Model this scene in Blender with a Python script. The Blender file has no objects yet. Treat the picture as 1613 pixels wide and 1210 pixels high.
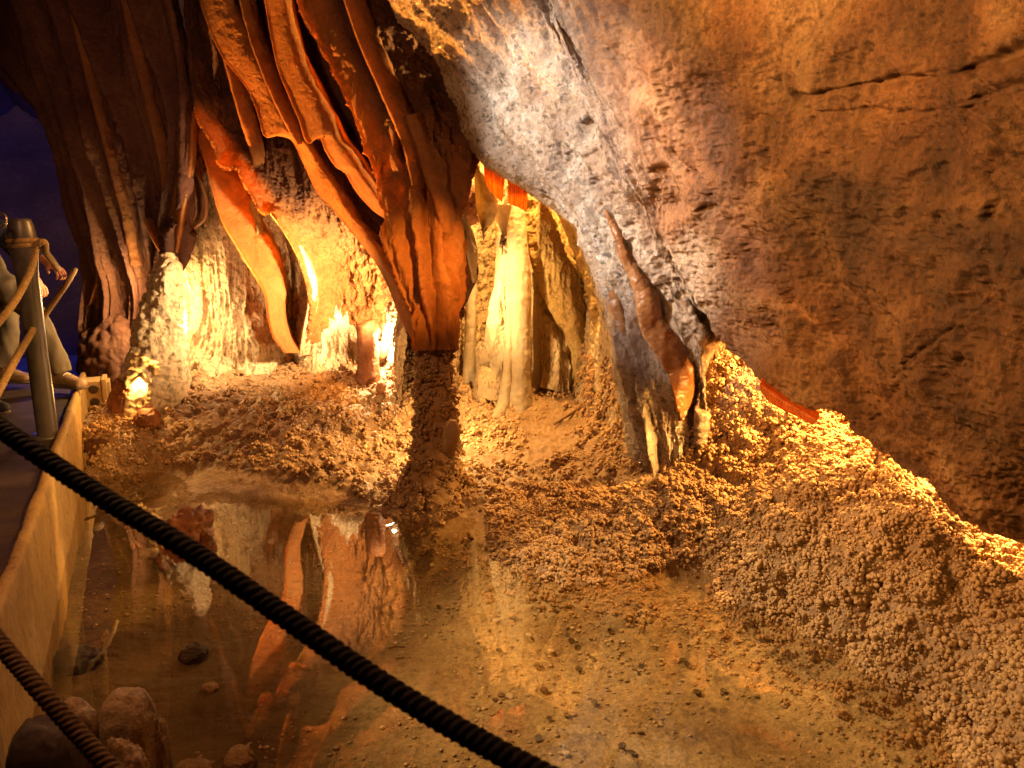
import bpy, math, random
import numpy as np
R = math.radians
rng = np.random.default_rng(7); random.seed(7)
sc = bpy.context.scene; COL = sc.collection
# ------------------------------------------------------------------ camera model
F, CX, CY, PITCH, CAMZ = 1165.0, 806.5, 605.0, R(11.6), 1.5
SP, CP = math.sin(PITCH), math.cos(PITCH)
CAM = np.array([0, 0, CAMZ])
def ray(px, py):
    x = (np.asarray(px, float)-CX)/F; v = -(np.asarray(py, float)-CY)/F
    return np.stack([x, CP+v*SP, -SP+v*CP], -1)
def U(px, py, Y):                     # a point seen at (px,py), Y metres ahead
    d = ray(px, py); return CAM + d*(np.asarray(Y, float)/d[..., 1])[..., None]
def UZ(px, py, z):
    d = ray(px, py); return CAM + d*((z-CAMZ)/d[..., 2])[..., None]
def proj(P):
    Q = P-CAM; f = Q[..., 1]*CP-Q[..., 2]*SP; u = Q[..., 1]*SP+Q[..., 2]*CP
    f = np.where(f < .05, .05, f)
    return CX+F*Q[..., 0]/f, CY-F*u/f
# ------------------------------------------------------------------ noise
M32 = np.uint32(0xffffffff)
def _h(ix, iy, iz, s):
    with np.errstate(over='ignore'):
        h = ix.astype(np.uint32)*np.uint32(374761393)+iy.astype(np.uint32)*np.uint32(668265263)+iz.astype(np.uint32)*np.uint32(2246822519)+np.uint32((s*3266489917) & 0xffffffff)
        h = (h ^ (h >> np.uint32(13)))*np.uint32(1274126177)
        h = (h ^ (h >> np.uint32(15)))*np.uint32(2246822519)
        return (h ^ (h >> np.uint32(16)))
def vnoise(p, s=0):
    i = np.floor(p).astype(np.int64); f = (p-i).astype(np.float32); u = f*f*f*(f*(f*6-15)+10)
    out = np.zeros(p.shape[:-1], np.float32)
    for a in (0, 1):
        wx = u[..., 0] if a else 1-u[..., 0]
        for b in (0, 1):
            wy = u[..., 1] if b else 1-u[..., 1]
            for c in (0, 1):
                wz = u[..., 2] if c else 1-u[..., 2]
                out += wx*wy*wz*(_h(i[..., 0]+a, i[..., 1]+b, i[..., 2]+c, s).astype(np.float32)/4294967295.0)
    return out*2-1
def fbm(P, scale, octv=4, s=0, gain=.5, lac=2.1, stretch=(1, 1, 1)):
    p = P*np.array(stretch)*scale; a, t, out = 1.0, 0.0, 0
    for o in range(octv):
        out = out+a*vnoise(p*lac**o+o*17.3, s+o*31); t += a; a *= gain
    return out/t
def ridge(P, scale, octv=4, s=0, stretch=(1, 1, 1)):
    p = P*np.array(stretch)*scale; a, t, out = 1.0, 0.0, 0
    for o in range(octv):
        out = out+a*(1-np.abs(vnoise(p*2.1**o+o*9.1, s+o*13))*2.0); t += a; a *= .5
    return out/t
def worley(P, scale, s=0, stretch=(1, 1, 1)):
    p = P*np.array(stretch)*scale; i = np.floor(p).astype(np.int64); f = p-i
    best = np.full(p.shape[:-1], 9.0)
    for a in (-1, 0, 1):
        for b in (-1, 0, 1):
            for c in (-1, 0, 1):
                x, y, z = i[..., 0]+a, i[..., 1]+b, i[..., 2]+c
                ox = _h(x, y, z, s)/4294967295.0; oy = _h(x, y, z, s+77)/4294967295.0; oz = _h(x, y, z, s+155)/4294967295.0
                d = (a+ox-f[..., 0])**2+(b+oy-f[..., 1])**2+(c+oz-f[..., 2])**2
                best = np.minimum(best, d)
    return np.sqrt(best)
def nodules(P, scale, s=0, stretch=(1, 1, 1)):      # rounded bumps 0..1
    w = worley(P, scale, s, stretch); return np.sqrt(np.clip(1-(w/.85)**2, 0, 1))
# ------------------------------------------------------------------ mesh helpers
def link(name, verts, quads=None, tris=None, mat=None, parent=None, base=None, smooth=True):
    verts = np.asarray(verts, np.float64).reshape(-1, 3)
    base = np.zeros(3) if base is None else np.asarray(base, float)
    me = bpy.data.meshes.new(name)
    nq = 0 if quads is None else len(quads); nt = 0 if tris is None else len(tris)
    me.vertices.add(len(verts)); me.vertices.foreach_set('co', (verts-base).astype(np.float32).ravel())
    loops = []; starts = []; k = 0
    if nq: loops.append(np.asarray(quads, np.int32).ravel()); starts.append(np.arange(nq, dtype=np.int32)*4); k = nq*4
    if nt: loops.append(np.asarray(tris, np.int32).ravel()); starts.append(k+np.arange(nt, dtype=np.int32)*3)
    loops = np.concatenate(loops); starts = np.concatenate(starts)
    me.loops.add(len(loops)); me.loops.foreach_set('vertex_index', loops)
    me.polygons.add(nq+nt); me.polygons.foreach_set('loop_start', starts)
    me.update(calc_edges=True); me.validate()
    me.polygons.foreach_set('use_smooth', np.full(len(me.polygons), smooth)); me.update()
    if mat: me.materials.append(mat)
    o = bpy.data.objects.new(name, me); COL.objects.link(o)
    if parent is not None:
        o.parent = parent; o.location = base-np.array(parent.location)
    else: o.location = base
    return o
def tag(o, label, cat=None, group=None, kind=None):
    if label: o['label'] = label
    if cat: o['category'] = cat
    if group: o['group'] = group
    o['kind'] = kind or 'thing'
    return o
def thing(name, label, cat, loc, group=None):
    o = bpy.data.objects.new(name, None); COL.objects.link(o); o.location = loc; o.empty_display_size = .1
    return tag(o, label, cat, group)
def struct(o, label, cat=None):
    return tag(o, label, cat or o.name.split('_')[-1], None, 'structure')
def resample(pts, n):
    pts = np.asarray(pts, float); m = len(pts)
    if m == 1: return np.repeat(pts, n, 0)
    d = np.sqrt(np.linalg.norm(np.diff(pts, axis=0), axis=1)+1e-9)**2
    t = np.concatenate([[0], np.cumsum(d)]); t /= t[-1]
    return hermite(pts, t, np.linspace(0, 1, n))
def hermite(pts, t, q):
    m = len(pts); sl = np.diff(pts, axis=0)/np.diff(t)[(...,)+(None,)*(pts.ndim-1)]
    tan = np.empty_like(pts); tan[0] = sl[0]; tan[-1] = sl[-1]
    if m > 2:
        h = np.diff(t); w = (h[1:]/(h[:-1]+h[1:]))[(...,)+(None,)*(pts.ndim-1)]
        tan[1:-1] = sl[:-1]*w+sl[1:]*(1-w)
    k = np.clip(np.searchsorted(t, q, 'right')-1, 0, m-2); h = (t[k+1]-t[k]); u = (q-t[k])/h
    e = (...,)+(None,)*(pts.ndim-1); u = u[e]; h = h[e]
    return (2*u**3-3*u**2+1)*pts[k]+(u**3-2*u**2+u)*h*tan[k]+(-2*u**3+3*u**2)*pts[k+1]+(u**3-u**2)*h*tan[k+1]
def loft(rails, nu, nv, world=False):            # rails of (px,py,Y); returns grid [nv across rails, nu along]
    G = []
    for r in rails:
        r = np.asarray(r, float); W = r if world else U(r[:, 0], r[:, 1], r[:, 2]); G.append(resample(W, nu))
    G = np.array(G); d = np.linalg.norm(np.diff(G, axis=0), axis=2).mean(1)+1e-6
    t = np.concatenate([[0], np.cumsum(d)]); t /= t[-1]
    return hermite(G, t, np.linspace(0, 1, nv))
def gnormals(P, face=CAM):
    a = np.gradient(P, axis=0); b = np.gradient(P, axis=1); n = np.cross(a, b)
    n /= np.linalg.norm(n, axis=2, keepdims=True)+1e-12
    if face is not None and np.mean(np.sum(n*(face-P), 2)) < 0: n = -n
    return n
def gquads(nv, nu, off=0, flip=False, wrap=False):
    i = np.arange(nv-1 if not wrap else nv)[:, None]; j = np.arange(nu-1)[None]
    a = i*nu+j; b = ((i+1) % nv)*nu+j
    q = np.stack([a, a+1, b+1, b], -1).reshape(-1, 4)+off
    return q[:, ::-1] if flip else q
def sheet_mesh(name, P, mat, parent=None, thick=None, base=None, thick_map=None):
    nv, nu = P.shape[:2]; n = gnormals(P)
    a = np.cross(np.gradient(P, axis=0), np.gradient(P, axis=1)); flip = np.mean(np.sum(a*n, 2)) > 0
    if thick is None:
        return link(name, P, gquads(nv, nu, 0, flip), None, mat, parent, base)
    th = thick if thick_map is None else thick*thick_map[..., None]
    B = P-n*th; V = np.concatenate([P.reshape(-1, 3), B.reshape(-1, 3)]); N = nv*nu
    q = [gquads(nv, nu, 0, flip), gquads(nv, nu, N, not flip)]
    idx = np.arange(N).reshape(nv, nu)
    loop = np.concatenate([idx[0, :-1], idx[:-1, -1], idx[-1, :0:-1], idx[:0:-1, 0]]); nx = np.roll(loop, -1)
    rim = np.stack([loop, nx, nx+N, loop+N], -1); q.append(rim[:, ::-1] if not flip else rim)
    return link(name, V, np.concatenate(q), None, mat, parent, base)
def displace(P, d): return P+gnormals(P)*d[..., None]
def tube_grid(C, rad, ns, nl, flat=None, up=None):   # C world centres, rad per centre -> grid [nl, ns]
    C = np.asarray(C, float); rad = np.asarray(rad, float).reshape(len(C), -1)
    Q = resample(np.concatenate([C, rad], 1), nl); c = Q[:, :3]; r = np.maximum(Q[:, 3:], 1e-4)
    T = np.gradient(c, axis=0); T /= np.linalg.norm(T, axis=1, keepdims=True)+1e-12
    n = np.array([1.0, 0, 0]) if up is None else np.array(up, float)
    if abs(n@T[0]) > .95: n = np.array([0, 1.0, 0])
    N = np.zeros_like(c)
    for i in range(nl):
        n = n-T[i]*(n@T[i]); n /= np.linalg.norm(n)+1e-12; N[i] = n
    B = np.cross(T, N); a = np.linspace(0, 2*np.pi, ns, endpoint=False)
    ry = r[:, 1:2] if r.shape[1] > 1 else r[:, :1]
    P = c[:, None]+N[:, None]*(np.cos(a)[None]*r[:, :1])[..., None]+B[:, None]*(np.sin(a)[None]*ry)[..., None]
    return P, c
def tube_mesh(name, P, c, mat, parent=None, base=None):
    nl, ns = P.shape[:2]; V = np.concatenate([P.reshape(-1, 3), c[:1], c[-1:]])
    i = np.arange(nl-1)[:, None]; j = np.arange(ns)[None]; k = (j+1) % ns
    q = np.stack(np.broadcast_arrays(i*ns+j, i*ns+k, (i+1)*ns+k, (i+1)*ns+j), -1).reshape(-1, 4)
    j = np.arange(ns); k = (j+1) % ns; A = nl*ns
    t = np.concatenate([np.stack([k, j, np.full(ns, A)], -1), np.stack([(nl-1)*ns+j, (nl-1)*ns+k, np.full(ns, A+1)], -1)])
    return link(name, V, q, t, mat, parent, base)
def tdisp(P, c, d): 
    n = P-c[:, None]; n /= np.linalg.norm(n, axis=2, keepdims=True)+1e-9; return P+n*d[..., None]
def tube(name, C, rad, mat, ns=24, nl=60, disp=None, parent=None, base=None, up=None):
    P, c = tube_grid(C, rad, ns, nl, up=up)
    if disp is not None: P = tdisp(P, c, disp(P))
    return tube_mesh(name, P, c, mat, parent, base)
def ico(sub):
    t = (1+5**.5)/2
    v = [(-1, t, 0), (1, t, 0), (-1, -t, 0), (1, -t, 0), (0, -1, t), (0, 1, t), (0, -1, -t), (0, 1, -t), (t, 0, -1), (t, 0, 1), (-t, 0, -1), (-t, 0, 1)]
    f = [(0, 11, 5), (0, 5, 1), (0, 1, 7), (0, 7, 10), (0, 10, 11), (1, 5, 9), (5, 11, 4), (11, 10, 2), (10, 7, 6), (7, 1, 8), (3, 9, 4), (3, 4, 2), (3, 2, 6), (3, 6, 8), (3, 8, 9), (4, 9, 5), (2, 4, 11), (6, 2, 10), (8, 6, 7), (9, 8, 1)]
    v = [np.array(p)/np.linalg.norm(p) for p in v]
    for _ in range(sub):
        mid = {}; nf = []
        def m(a, b):
            k = (min(a, b), max(a, b))
            if k not in mid:
                p = v[a]+v[b]; v.append(p/np.linalg.norm(p)); mid[k] = len(v)-1
            return mid[k]
        for a, b, c in f:
            x, y, z = m(a, b), m(b, c), m(c, a); nf += [(a, x, z), (b, y, x), (c, z, y), (x, y, z)]
        f = nf
    return np.array(v), np.array(f)
ICO1, ICO2, ICO4, ICO5 = ico(1), ico(2), ico(4), ico(5)
def C_(C): return np.asarray(C)[:, None]
def balls(C, r, I=ICO1, squash=None, jitter=.2, lump=.2):
    v, f = I; n = len(C); s = np.asarray(r)[:, None]*(1+jitter*(rng.random((n, 3))*2-1))
    if squash is not None: s = s*np.asarray(squash)
    # random spin about z and x to break repetition
    a = rng.random(n)*6.283; ca, sa = np.cos(a), np.sin(a)
    vv = v[None]*np.ones((n, 1, 1)); x = vv[..., 0]*ca[:, None]-vv[..., 1]*sa[:, None]; y = vv[..., 0]*sa[:, None]+vv[..., 1]*ca[:, None]
    V = np.stack([x, y, vv[..., 2]], -1)*s[:, None]+np.asarray(C)[:, None]
    if lump: V = C_(C)+(V-C_(C))*(1+lump*(rng.random((n, len(v), 1))*2-1))
    T = f[None]+(np.arange(n)*len(v))[:, None, None]
    return V.reshape(-1, 3), T.reshape(-1, 3)
def blob(name, c, rad, mat, amp=.18, scale=3.0, seed=0, I=ICO4, parent=None, base=None, extra=None, flatten=None):
    v, f = I; c = np.asarray(c, float); rad = np.asarray(rad, float)
    d = 1+amp*fbm(v+seed*3.7, scale*.5, 4, seed)+(.5*amp)*ridge(v+seed, scale, 4, seed+5)
    V = v*d[:, None]
    if flatten: V = np.sign(V)*np.abs(V)**flatten
    V = V*rad
    if extra is not None: V = V+v*extra(V+c)[:, None]
    return link(name, V+c, None, f, mat, parent, base)
def inpoly(px, py, poly):
    poly = np.asarray(poly, float); ins = np.zeros(np.shape(px), bool); j = len(poly)-1
    for i in range(len(poly)):
        (xi, yi), (xj, yj) = poly[i], poly[j]
        c = ((yi > py) != (yj > py)) & (px < (xj-xi)*(py-yi)/(yj-yi+1e-12)+xi); ins ^= c; j = i
    return ins
def scatter(P, N, w, count, rmin, rmax, lift=(.0, .9), power=1.6):
    a = np.linalg.norm(np.cross(np.gradient(P, axis=0), np.gradient(P, axis=1)), axis=2)
    p = (a*w).ravel(); p = p/p.sum(); k = rng.choice(len(p), count, p=p)
    r = rmin+(rmax-rmin)*rng.random(count)**power
    e0 = np.gradient(P, axis=0).reshape(-1, 3)[k]; e1 = np.gradient(P, axis=1).reshape(-1, 3)[k]
    C = P.reshape(-1, 3)[k]+e0*(rng.random((count, 1))-.5)+e1*(rng.random((count, 1))-.5)
    C = C+N.reshape(-1, 3)[k]*(r*(lift[0]+(lift[1]-lift[0])*rng.random(count)))[:, None]
    return C, r, N.reshape(-1, 3)[k]
# ------------------------------------------------------------------ materials
def nd(nt, t, **kw):
    n = nt.nodes.new(t)
    for k, v in kw.items(): setattr(n, k, v)
    return n
def ramp(nt, stops, interp='LINEAR'):
    n = nd(nt, 'ShaderNodeValToRGB'); e = n.color_ramp.elements; n.color_ramp.interpolation = interp
    while len(e) < len(stops): e.new(.5)
    for el, (p, c) in zip(e, stops):
        el.position = p; el.color = (c, c, c, 1) if not hasattr(c, '__len__') else (*c, 1)
    return n
def rock_shader(nt, stops, scale=3.0, grain=(40, .35), bumps=((60, .5, .004),), rough=(.55, .9), pits=None, stretch=(1, 1, 1), trans=None, spec=.4, veins=None, vor=None, coat=0, soot=None, patch=None):
    L = nt.links.new; b = nd(nt, 'ShaderNodeBsdfPrincipled')
    geo = nd(nt, 'ShaderNodeNewGeometry'); mp = nd(nt, 'ShaderNodeMapping'); mp.inputs['Scale'].default_value = stretch
    L(geo.outputs['Position'], mp.inputs['Vector'])
    def noise(s, det=8, rgh=.6, dist=0.0):
        n = nd(nt, 'ShaderNodeTexNoise'); n.inputs['Scale'].default_value = s; n.inputs['Detail'].default_value = det
        n.inputs['Roughness'].default_value = rgh; n.inputs['Distortion'].default_value = dist; L(mp.outputs[0], n.inputs['Vector']); return n.outputs['Fac']
    cr = ramp(nt, stops); L(noise(scale, 9, .62, .6), cr.inputs[0]); col = cr.outputs[0]
    def mult(col, fac, lo, hi, a=.35, b_=.65):
        r = ramp(nt, [(a, lo), (b_, hi)]); L(fac, r.inputs[0])
        mx = nd(nt, 'ShaderNodeMix', data_type='RGBA', blend_type='MULTIPLY'); mx.inputs['Factor'].default_value = 1
        L(col, mx.inputs['A']); L(r.outputs[0], mx.inputs['B']); return mx.outputs['Result']
    if grain: col = mult(col, noise(grain[0], 5, .7), 1-grain[1], 1.0)
    if patch: col = mult(col, noise(patch[0], 5, .6, .8), patch[1], 1.0, patch[2], patch[3])
    if pits: col = mult(col, noise(pits[0], 4, .75, .3), pits[1], 1.0, pits[2], pits[3])
    h = None
    if veins:
        w = nd(nt, 'ShaderNodeTexVoronoi', feature='DISTANCE_TO_EDGE'); w.inputs['Scale'].default_value = veins[0]
        nz = nd(nt, 'ShaderNodeTexNoise'); nz.inputs['Scale'].default_value = 2.0; L(mp.outputs[0], nz.inputs['Vector'])
        vm = nd(nt, 'ShaderNodeVectorMath', operation='MULTIPLY_ADD'); vm.inputs[1].default_value = (.6, .6, .6); L(nz.outputs['Color'], vm.inputs[0]); L(mp.outputs[0], vm.inputs[2]); L(vm.outputs[0], w.inputs['Vector'])
        col = mult(col, w.outputs['Distance'], veins[1], 1.0, 0.0, veins[2])
    if soot:  # darkens by attribute: dirty rock, bed sediment, and shade put into the colour
        at = nd(nt, 'ShaderNodeAttribute', attribute_name='soot'); mx = nd(nt, 'ShaderNodeMix', data_type='RGBA'); r0 = ramp(nt, soot); L(noise(scale*2, 6), r0.inputs[0])
        L(at.outputs['Fac'], mx.inputs['Factor']); L(col, mx.inputs['A']); L(r0.outputs[0], mx.inputs['B']); col = mx.outputs['Result']
    L(col, b.inputs['Base Color'])
    rr = ramp(nt, [(.3, rough[0]), (.7, rough[1])]); L(noise(scale*3, 4), rr.inputs[0]); L(rr.outputs[0], b.inputs['Roughness'])
    b.inputs['Specular IOR Level'].default_value = spec
    if coat: b.inputs['Coat Weight'].default_value = coat; b.inputs['Coat Roughness'].default_value = .12
    nrm = None
    for s, st, dist in bumps:
        bp = nd(nt, 'ShaderNodeBump'); bp.inputs['Strength'].default_value = st; bp.inputs['Distance'].default_value = dist
        L(noise(s, 6, .65), bp.inputs['Height'])
        if nrm: L(nrm, bp.inputs['Normal'])
        nrm = bp.outputs[0]
    if vor:
        v = nd(nt, 'ShaderNodeTexVoronoi', feature='SMOOTH_F1'); v.inputs['Scale'].default_value = vor[0]; L(mp.outputs[0], v.inputs['Vector'])
        bp = nd(nt, 'ShaderNodeBump', invert=True); bp.inputs['Strength'].default_value = vor[1]; bp.inputs['Distance'].default_value = vor[2]
        L(v.outputs['Distance'], bp.inputs['Height'])
        if nrm: L(nrm, bp.inputs['Normal'])
        nrm = bp.outputs[0]
    if nrm:
        L(nrm, b.inputs['Normal'])
        if coat: L(nrm, b.inputs['Coat Normal'])
    sh = b.outputs[0]
    if trans:
        t = nd(nt, 'ShaderNodeBsdfTranslucent'); mx = nd(nt, 'ShaderNodeMixShader'); mx.inputs[0].default_value = trans[0]
        if soot:
            a2 = nd(nt, 'ShaderNodeAttribute', attribute_name='soot'); m2 = nd(nt, 'ShaderNodeMath', operation='MULTIPLY_ADD'); m2.inputs[1].default_value = -trans[0]; m2.inputs[2].default_value = trans[0]
            L(a2.outputs['Fac'], m2.inputs[0]); L(m2.outputs[0], mx.inputs[0])
        if len(trans) > 2:       # banded translucent colour
            r2 = ramp(nt, trans[2]); L(noise(trans[3], 3), r2.inputs[0]); L(r2.outputs[0], t.inputs['Color'])
        else:
            r3 = ramp(nt, [(.3, tuple(.35*c for c in trans[1])), (.7, trans[1])]); L(noise(scale*5, 7, .7), r3.inputs[0]); L(r3.outputs[0], t.inputs['Color'])
        L(sh, mx.inputs[1]); L(t.outputs[0], mx.inputs[2]); sh = mx.outputs[0]
    return sh
def newmat(name):
    m = bpy.data.materials.new(name); m.use_nodes = True; m.node_tree.nodes.clear(); return m, m.node_tree
def rockmat(name, *a, **k):
    m, nt = newmat(name); sh = rock_shader(nt, *a, **k); nt.links.new(sh, nd(nt, 'ShaderNodeOutputMaterial').inputs['Surface']); return m
def mixmat(name, A_, B_, attr):
    m, nt = newmat(name); mx = nd(nt, 'ShaderNodeMixShader'); at = nd(nt, 'ShaderNodeAttribute', attribute_name=attr); L = nt.links.new
    L(at.outputs['Fac'], mx.inputs[0]); L(rock_shader(nt, **A_), mx.inputs[1]); L(rock_shader(nt, **B_), mx.inputs[2]); L(mx.outputs[0], nd(nt, 'ShaderNodeOutputMaterial').inputs['Surface']); return m
def setattr_f(o, name, vals):
    a = o.data.attributes.new(name, 'FLOAT', 'POINT'); v = np.zeros(len(o.data.vertices), np.float32); f = np.asarray(vals, np.float32).ravel()
    for k in range(0, len(v), len(f)): v[k:k+len(f)] = f[:len(v)-k]
    a.data.foreach_set('value', v)
def plain(name, col, rough=.6, metal=0, emit=None, spec=.5, grain=None, bump=None):
    m = bpy.data.materials.new(name); m.use_nodes = True; nt = m.node_tree; b = nt.nodes['Principled BSDF']; L = nt.links.new
    b.inputs['Base Color'].default_value = (*col, 1); b.inputs['Roughness'].default_value = rough; b.inputs['Metallic'].default_value = metal
    b.inputs['Specular IOR Level'].default_value = spec
    if emit: b.inputs['Emission Color'].default_value = (*emit[0], 1); b.inputs['Emission Strength'].default_value = emit[1]
    if grain or bump:
        geo = nd(nt, 'ShaderNodeNewGeometry'); n = nd(nt, 'ShaderNodeTexNoise'); n.inputs['Scale'].default_value = (grain or bump)[0]; n.inputs['Detail'].default_value = 6; L(geo.outputs['Position'], n.inputs['Vector'])
        if grain:
            r = ramp(nt, [(.3, tuple(c*(1-grain[1]) for c in col)), (.7, tuple(min(1, c*(1+grain[1])) for c in col))]); L(n.outputs['Fac'], r.inputs[0]); L(r.outputs[0], b.inputs['Base Color'])
        if bump:
            bp = nd(nt, 'ShaderNodeBump'); bp.inputs['Strength'].default_value = bump[1]; bp.inputs['Distance'].default_value = bump[2]; L(n.outputs['Fac'], bp.inputs['Height']); L(bp.outputs[0], b.inputs['Normal'])
    return m
BEIGE = [(.25, (.36, .24, .12)), (.45, (.52, .38, .22)), (.6, (.62, .48, .30)), (.8, (.70, .58, .42))]
M_wall = rockmat('flowstone', BEIGE, 2.2, (60, .3), ((40, 1, .016), (150, .9, .005)), (.45, .85), pits=(30, .28, .34, .48), spec=.4, stretch=(1, 1, .45))
M_pop = rockmat('popcorn_calcite', [(.25, (.20, .10, .04)), (.45, (.42, .25, .115)), (.7, (.60, .41, .22))], 2.5, (90, .3), ((140, .5, .003),), (.5, .85), spec=.35)
M_ground = rockmat('cave_mud', [(.25, (.20, .11, .05)), (.45, (.33, .20, .10)), (.65, (.42, .28, .16)), (.85, (.52, .38, .24))], 2.0, (50, .4), ((40, .6, .006), (150, .5, .002)), (.3, .8), spec=.45)
M_ground = mixmat('cave_mud', dict(stops=[(.25, (.20, .11, .05)), (.45, (.33, .20, .10)), (.65, (.42, .28, .16)), (.85, (.52, .38, .24))], scale=2.0, grain=(50, .4), bumps=((40, .8, .012), (150, .8, .004)), rough=(.25, .75), spec=.45),
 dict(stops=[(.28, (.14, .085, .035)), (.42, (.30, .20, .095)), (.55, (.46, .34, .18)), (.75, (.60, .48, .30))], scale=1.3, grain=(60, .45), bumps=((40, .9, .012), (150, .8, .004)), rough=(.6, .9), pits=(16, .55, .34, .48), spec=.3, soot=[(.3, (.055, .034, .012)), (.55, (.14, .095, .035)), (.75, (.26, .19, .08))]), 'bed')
M_slab = rockmat('brown_slab_rock', [(.28, (.12, .06, .022)), (.42, (.24, .13, .055)), (.55, (.34, .20, .095)), (.7, (.44, .30, .17))], 1.6, (55, .45), ((30, .6, .008), (110, .7, .003)), (.4, .8), pits=(22, .35, .32, .46), veins=(1.3, .45, .018), spec=.45)
M_wet = rockmat('wet_flowstone', [(.3, (.22, .13, .07)), (.5, (.36, .25, .16)), (.7, (.5, .40, .30))], 2.0, (60, .3), ((35, .8, .012), (120, 1, .007)), (.08, .35), pits=(30, .35, .34, .46), spec=.7, coat=.6)
DRAPE = [(.25, (.28, .10, .025)), (.5, (.50, .21, .058)), (.8, (.66, .36, .13))]
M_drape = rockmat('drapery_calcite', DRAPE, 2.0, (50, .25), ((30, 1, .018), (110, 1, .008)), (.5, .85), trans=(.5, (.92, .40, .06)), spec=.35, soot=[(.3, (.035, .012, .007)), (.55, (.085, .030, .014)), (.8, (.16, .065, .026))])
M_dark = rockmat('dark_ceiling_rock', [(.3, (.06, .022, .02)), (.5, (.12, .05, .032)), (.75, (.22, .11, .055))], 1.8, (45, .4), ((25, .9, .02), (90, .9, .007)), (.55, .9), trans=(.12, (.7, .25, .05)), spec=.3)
M_pale = rockmat('pale_calcite', [(.25, (.55, .42, .25)), (.5, (.68, .56, .38)), (.75, (.78, .68, .52))], 2.5, (60, .2), ((45, .8, .009), (150, .7, .004)), (.35, .75), trans=(.4, (.95, .72, .32)), spec=.45)
M_yellow = rockmat('yellow_calcite', [(.25, (.55, .34, .10)), (.5, (.68, .47, .18)), (.75, (.78, .60, .30))], 3.0, (60, .25), ((34, 1, .02), (110, .9, .007)), (.4, .8), pits=(30, .4, .32, .46), trans=(.35, (.95, .6, .12)), spec=.4)
M_bacon = rockmat('banded_calcite', [(.3, (.45, .15, .03)), (.5, (.6, .28, .07)), (.7, (.45, .12, .02))], 3.0, None, ((60, .3, .002),), (.3, .6), stretch=(4, 4, .12), trans=(.7, None, [(.34, (.50, .09, .012)), (.44, (1, .48, .06)), (.5, (.60, .12, .015)), (.58, (1, .55, .09)), (.66, (.7, .18, .02))], 9.0), spec=.5)
M_red = rockmat('rusty_rock', [(.3, (.12, .035, .012)), (.5, (.26, .09, .03)), (.75, (.40, .18, .07))], 3.0, (50, .4), ((40, .7, .008), (130, .6, .003)), (.4, .85), spec=.4)
M_stone = rockmat('pool_stone', [(.3, (.22, .13, .06)), (.5, (.38, .25, .13)), (.75, (.52, .38, .22))], 5.0, (80, .35), ((30, .8, .012), (140, .9, .005)), (.2, .7), pits=(24, .4, .3, .45), spec=.5)
M_darkstone = rockmat('dark_stone', [(.3, (.03, .022, .03)), (.7, (.09, .065, .06))], 5.0, (80, .3), ((60, .6, .004),), (.3, .7))
M_amber = rockmat('wet_amber_calcite', [(.3, (.16, .06, .018)), (.5, (.34, .14, .04)), (.7, (.50, .26, .10))], 5.0, (60, .3), ((60, .6, .006),), (.12, .35), trans=(.35, (.95, .42, .08)), spec=.6)
M_conc = rockmat('rough_concrete', [(.3, (.30, .17, .05)), (.5, (.46, .28, .09)), (.7, (.58, .39, .16))], 3.0, (70, .35), ((30, .5, .008), (140, .6, .003)), (.7, .95), pits=(18, .5, .3, .42), stretch=(1, 1, .35))
M_path = rockmat('path_concrete', [(.3, (.035, .02, .022)), (.7, (.075, .045, .04))], 3.0, (60, .3), ((60, .4, .004),), (.7, .95))
# ------------------------------------------------------------------ ground
GP = []
def g(z, *pts):
    for p in pts:
        w = UZ(p[0], p[1], z); GP.append((w[0], w[1], z))
g(0, (200, 745), (300, 768), (420, 783), (520, 790), (580, 797), (640, 808), (740, 815), (775, 850), (830, 880), (900, 897), (990, 890), (1060, 893), (1130, 907), (1230, 965), (1340, 1020), (1440, 1085), (1500, 1140), (1560, 1230))
g(-.06, (800, 925), (900, 955), (1000, 970), (1090, 965), (1200, 1025), (1320, 1095), (1420, 1160), (680, 850), (480, 815))
g(-.02, (350, 785), (250, 790))
g(-.15, (900, 1020), (1100, 1080), (1250, 1170), (700, 960), (560, 880), (400, 850), (300, 900), (600, 1100), (800, 1200), (200, 950), (300, 1100), (1000, 1200), (450, 1210), (150, 850), (1200, 1320), (800, 1500), (100, 1200), (170, 790))
g(.12, (500, 735), (350, 715), (250, 705), (600, 725)); g(.3, (500, 660), (350, 650), (600, 655)); g(.43, (350, 600), (450, 600), (580, 605), (640, 605), (280, 600)); g(.52, (350, 568), (480, 568), (580, 570))
g(.1, (735, 765), (180, 720)); g(.2, (760, 700), (850, 725), (720, 700)); g(.32, (820, 642)); g(.42, (880, 600), (800, 605)); g(.34, (905, 642)); g(.37, (950, 642)); g(.27, (950, 715)); g(.25, (1000, 760)); g(.29, (1050, 765))
g(.13, (900, 800)); g(.19, (1000, 800)); g(.24, (1080, 800)); g(.06, (810, 800)); g(.09, (1100, 860), (1000, 850)); g(.26, (1150, 800)); g(.12, (1160, 870)); g(.05, (900, 850))
g(.28, (1250, 850)); g(.11, (1250, 920)); g(.14, (1350, 960)); g(.33, (1350, 870)); g(.26, (1450, 950)); g(.14, (1450, 1010)); g(.14, (1550, 1070)); g(.17, (1613, 1110)); g(.27, (1613, 1000)); g(.33, (1613, 900)); g(.38, (1500, 870)); g(.5, (1400, 780)); g(.56, (1300, 720)); g(.46, (1200, 720)); g(.34, (1100, 745)); g(.6, (1105, 650)); g(.84, (1150, 570)); g(.66, (1290, 662)); g(.72, (1200, 625)); g(.38, (1613, 850)); g(.42, (1750, 950)); g(.3, (1800, 1150)); g(.5, (1480, 800))
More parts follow.
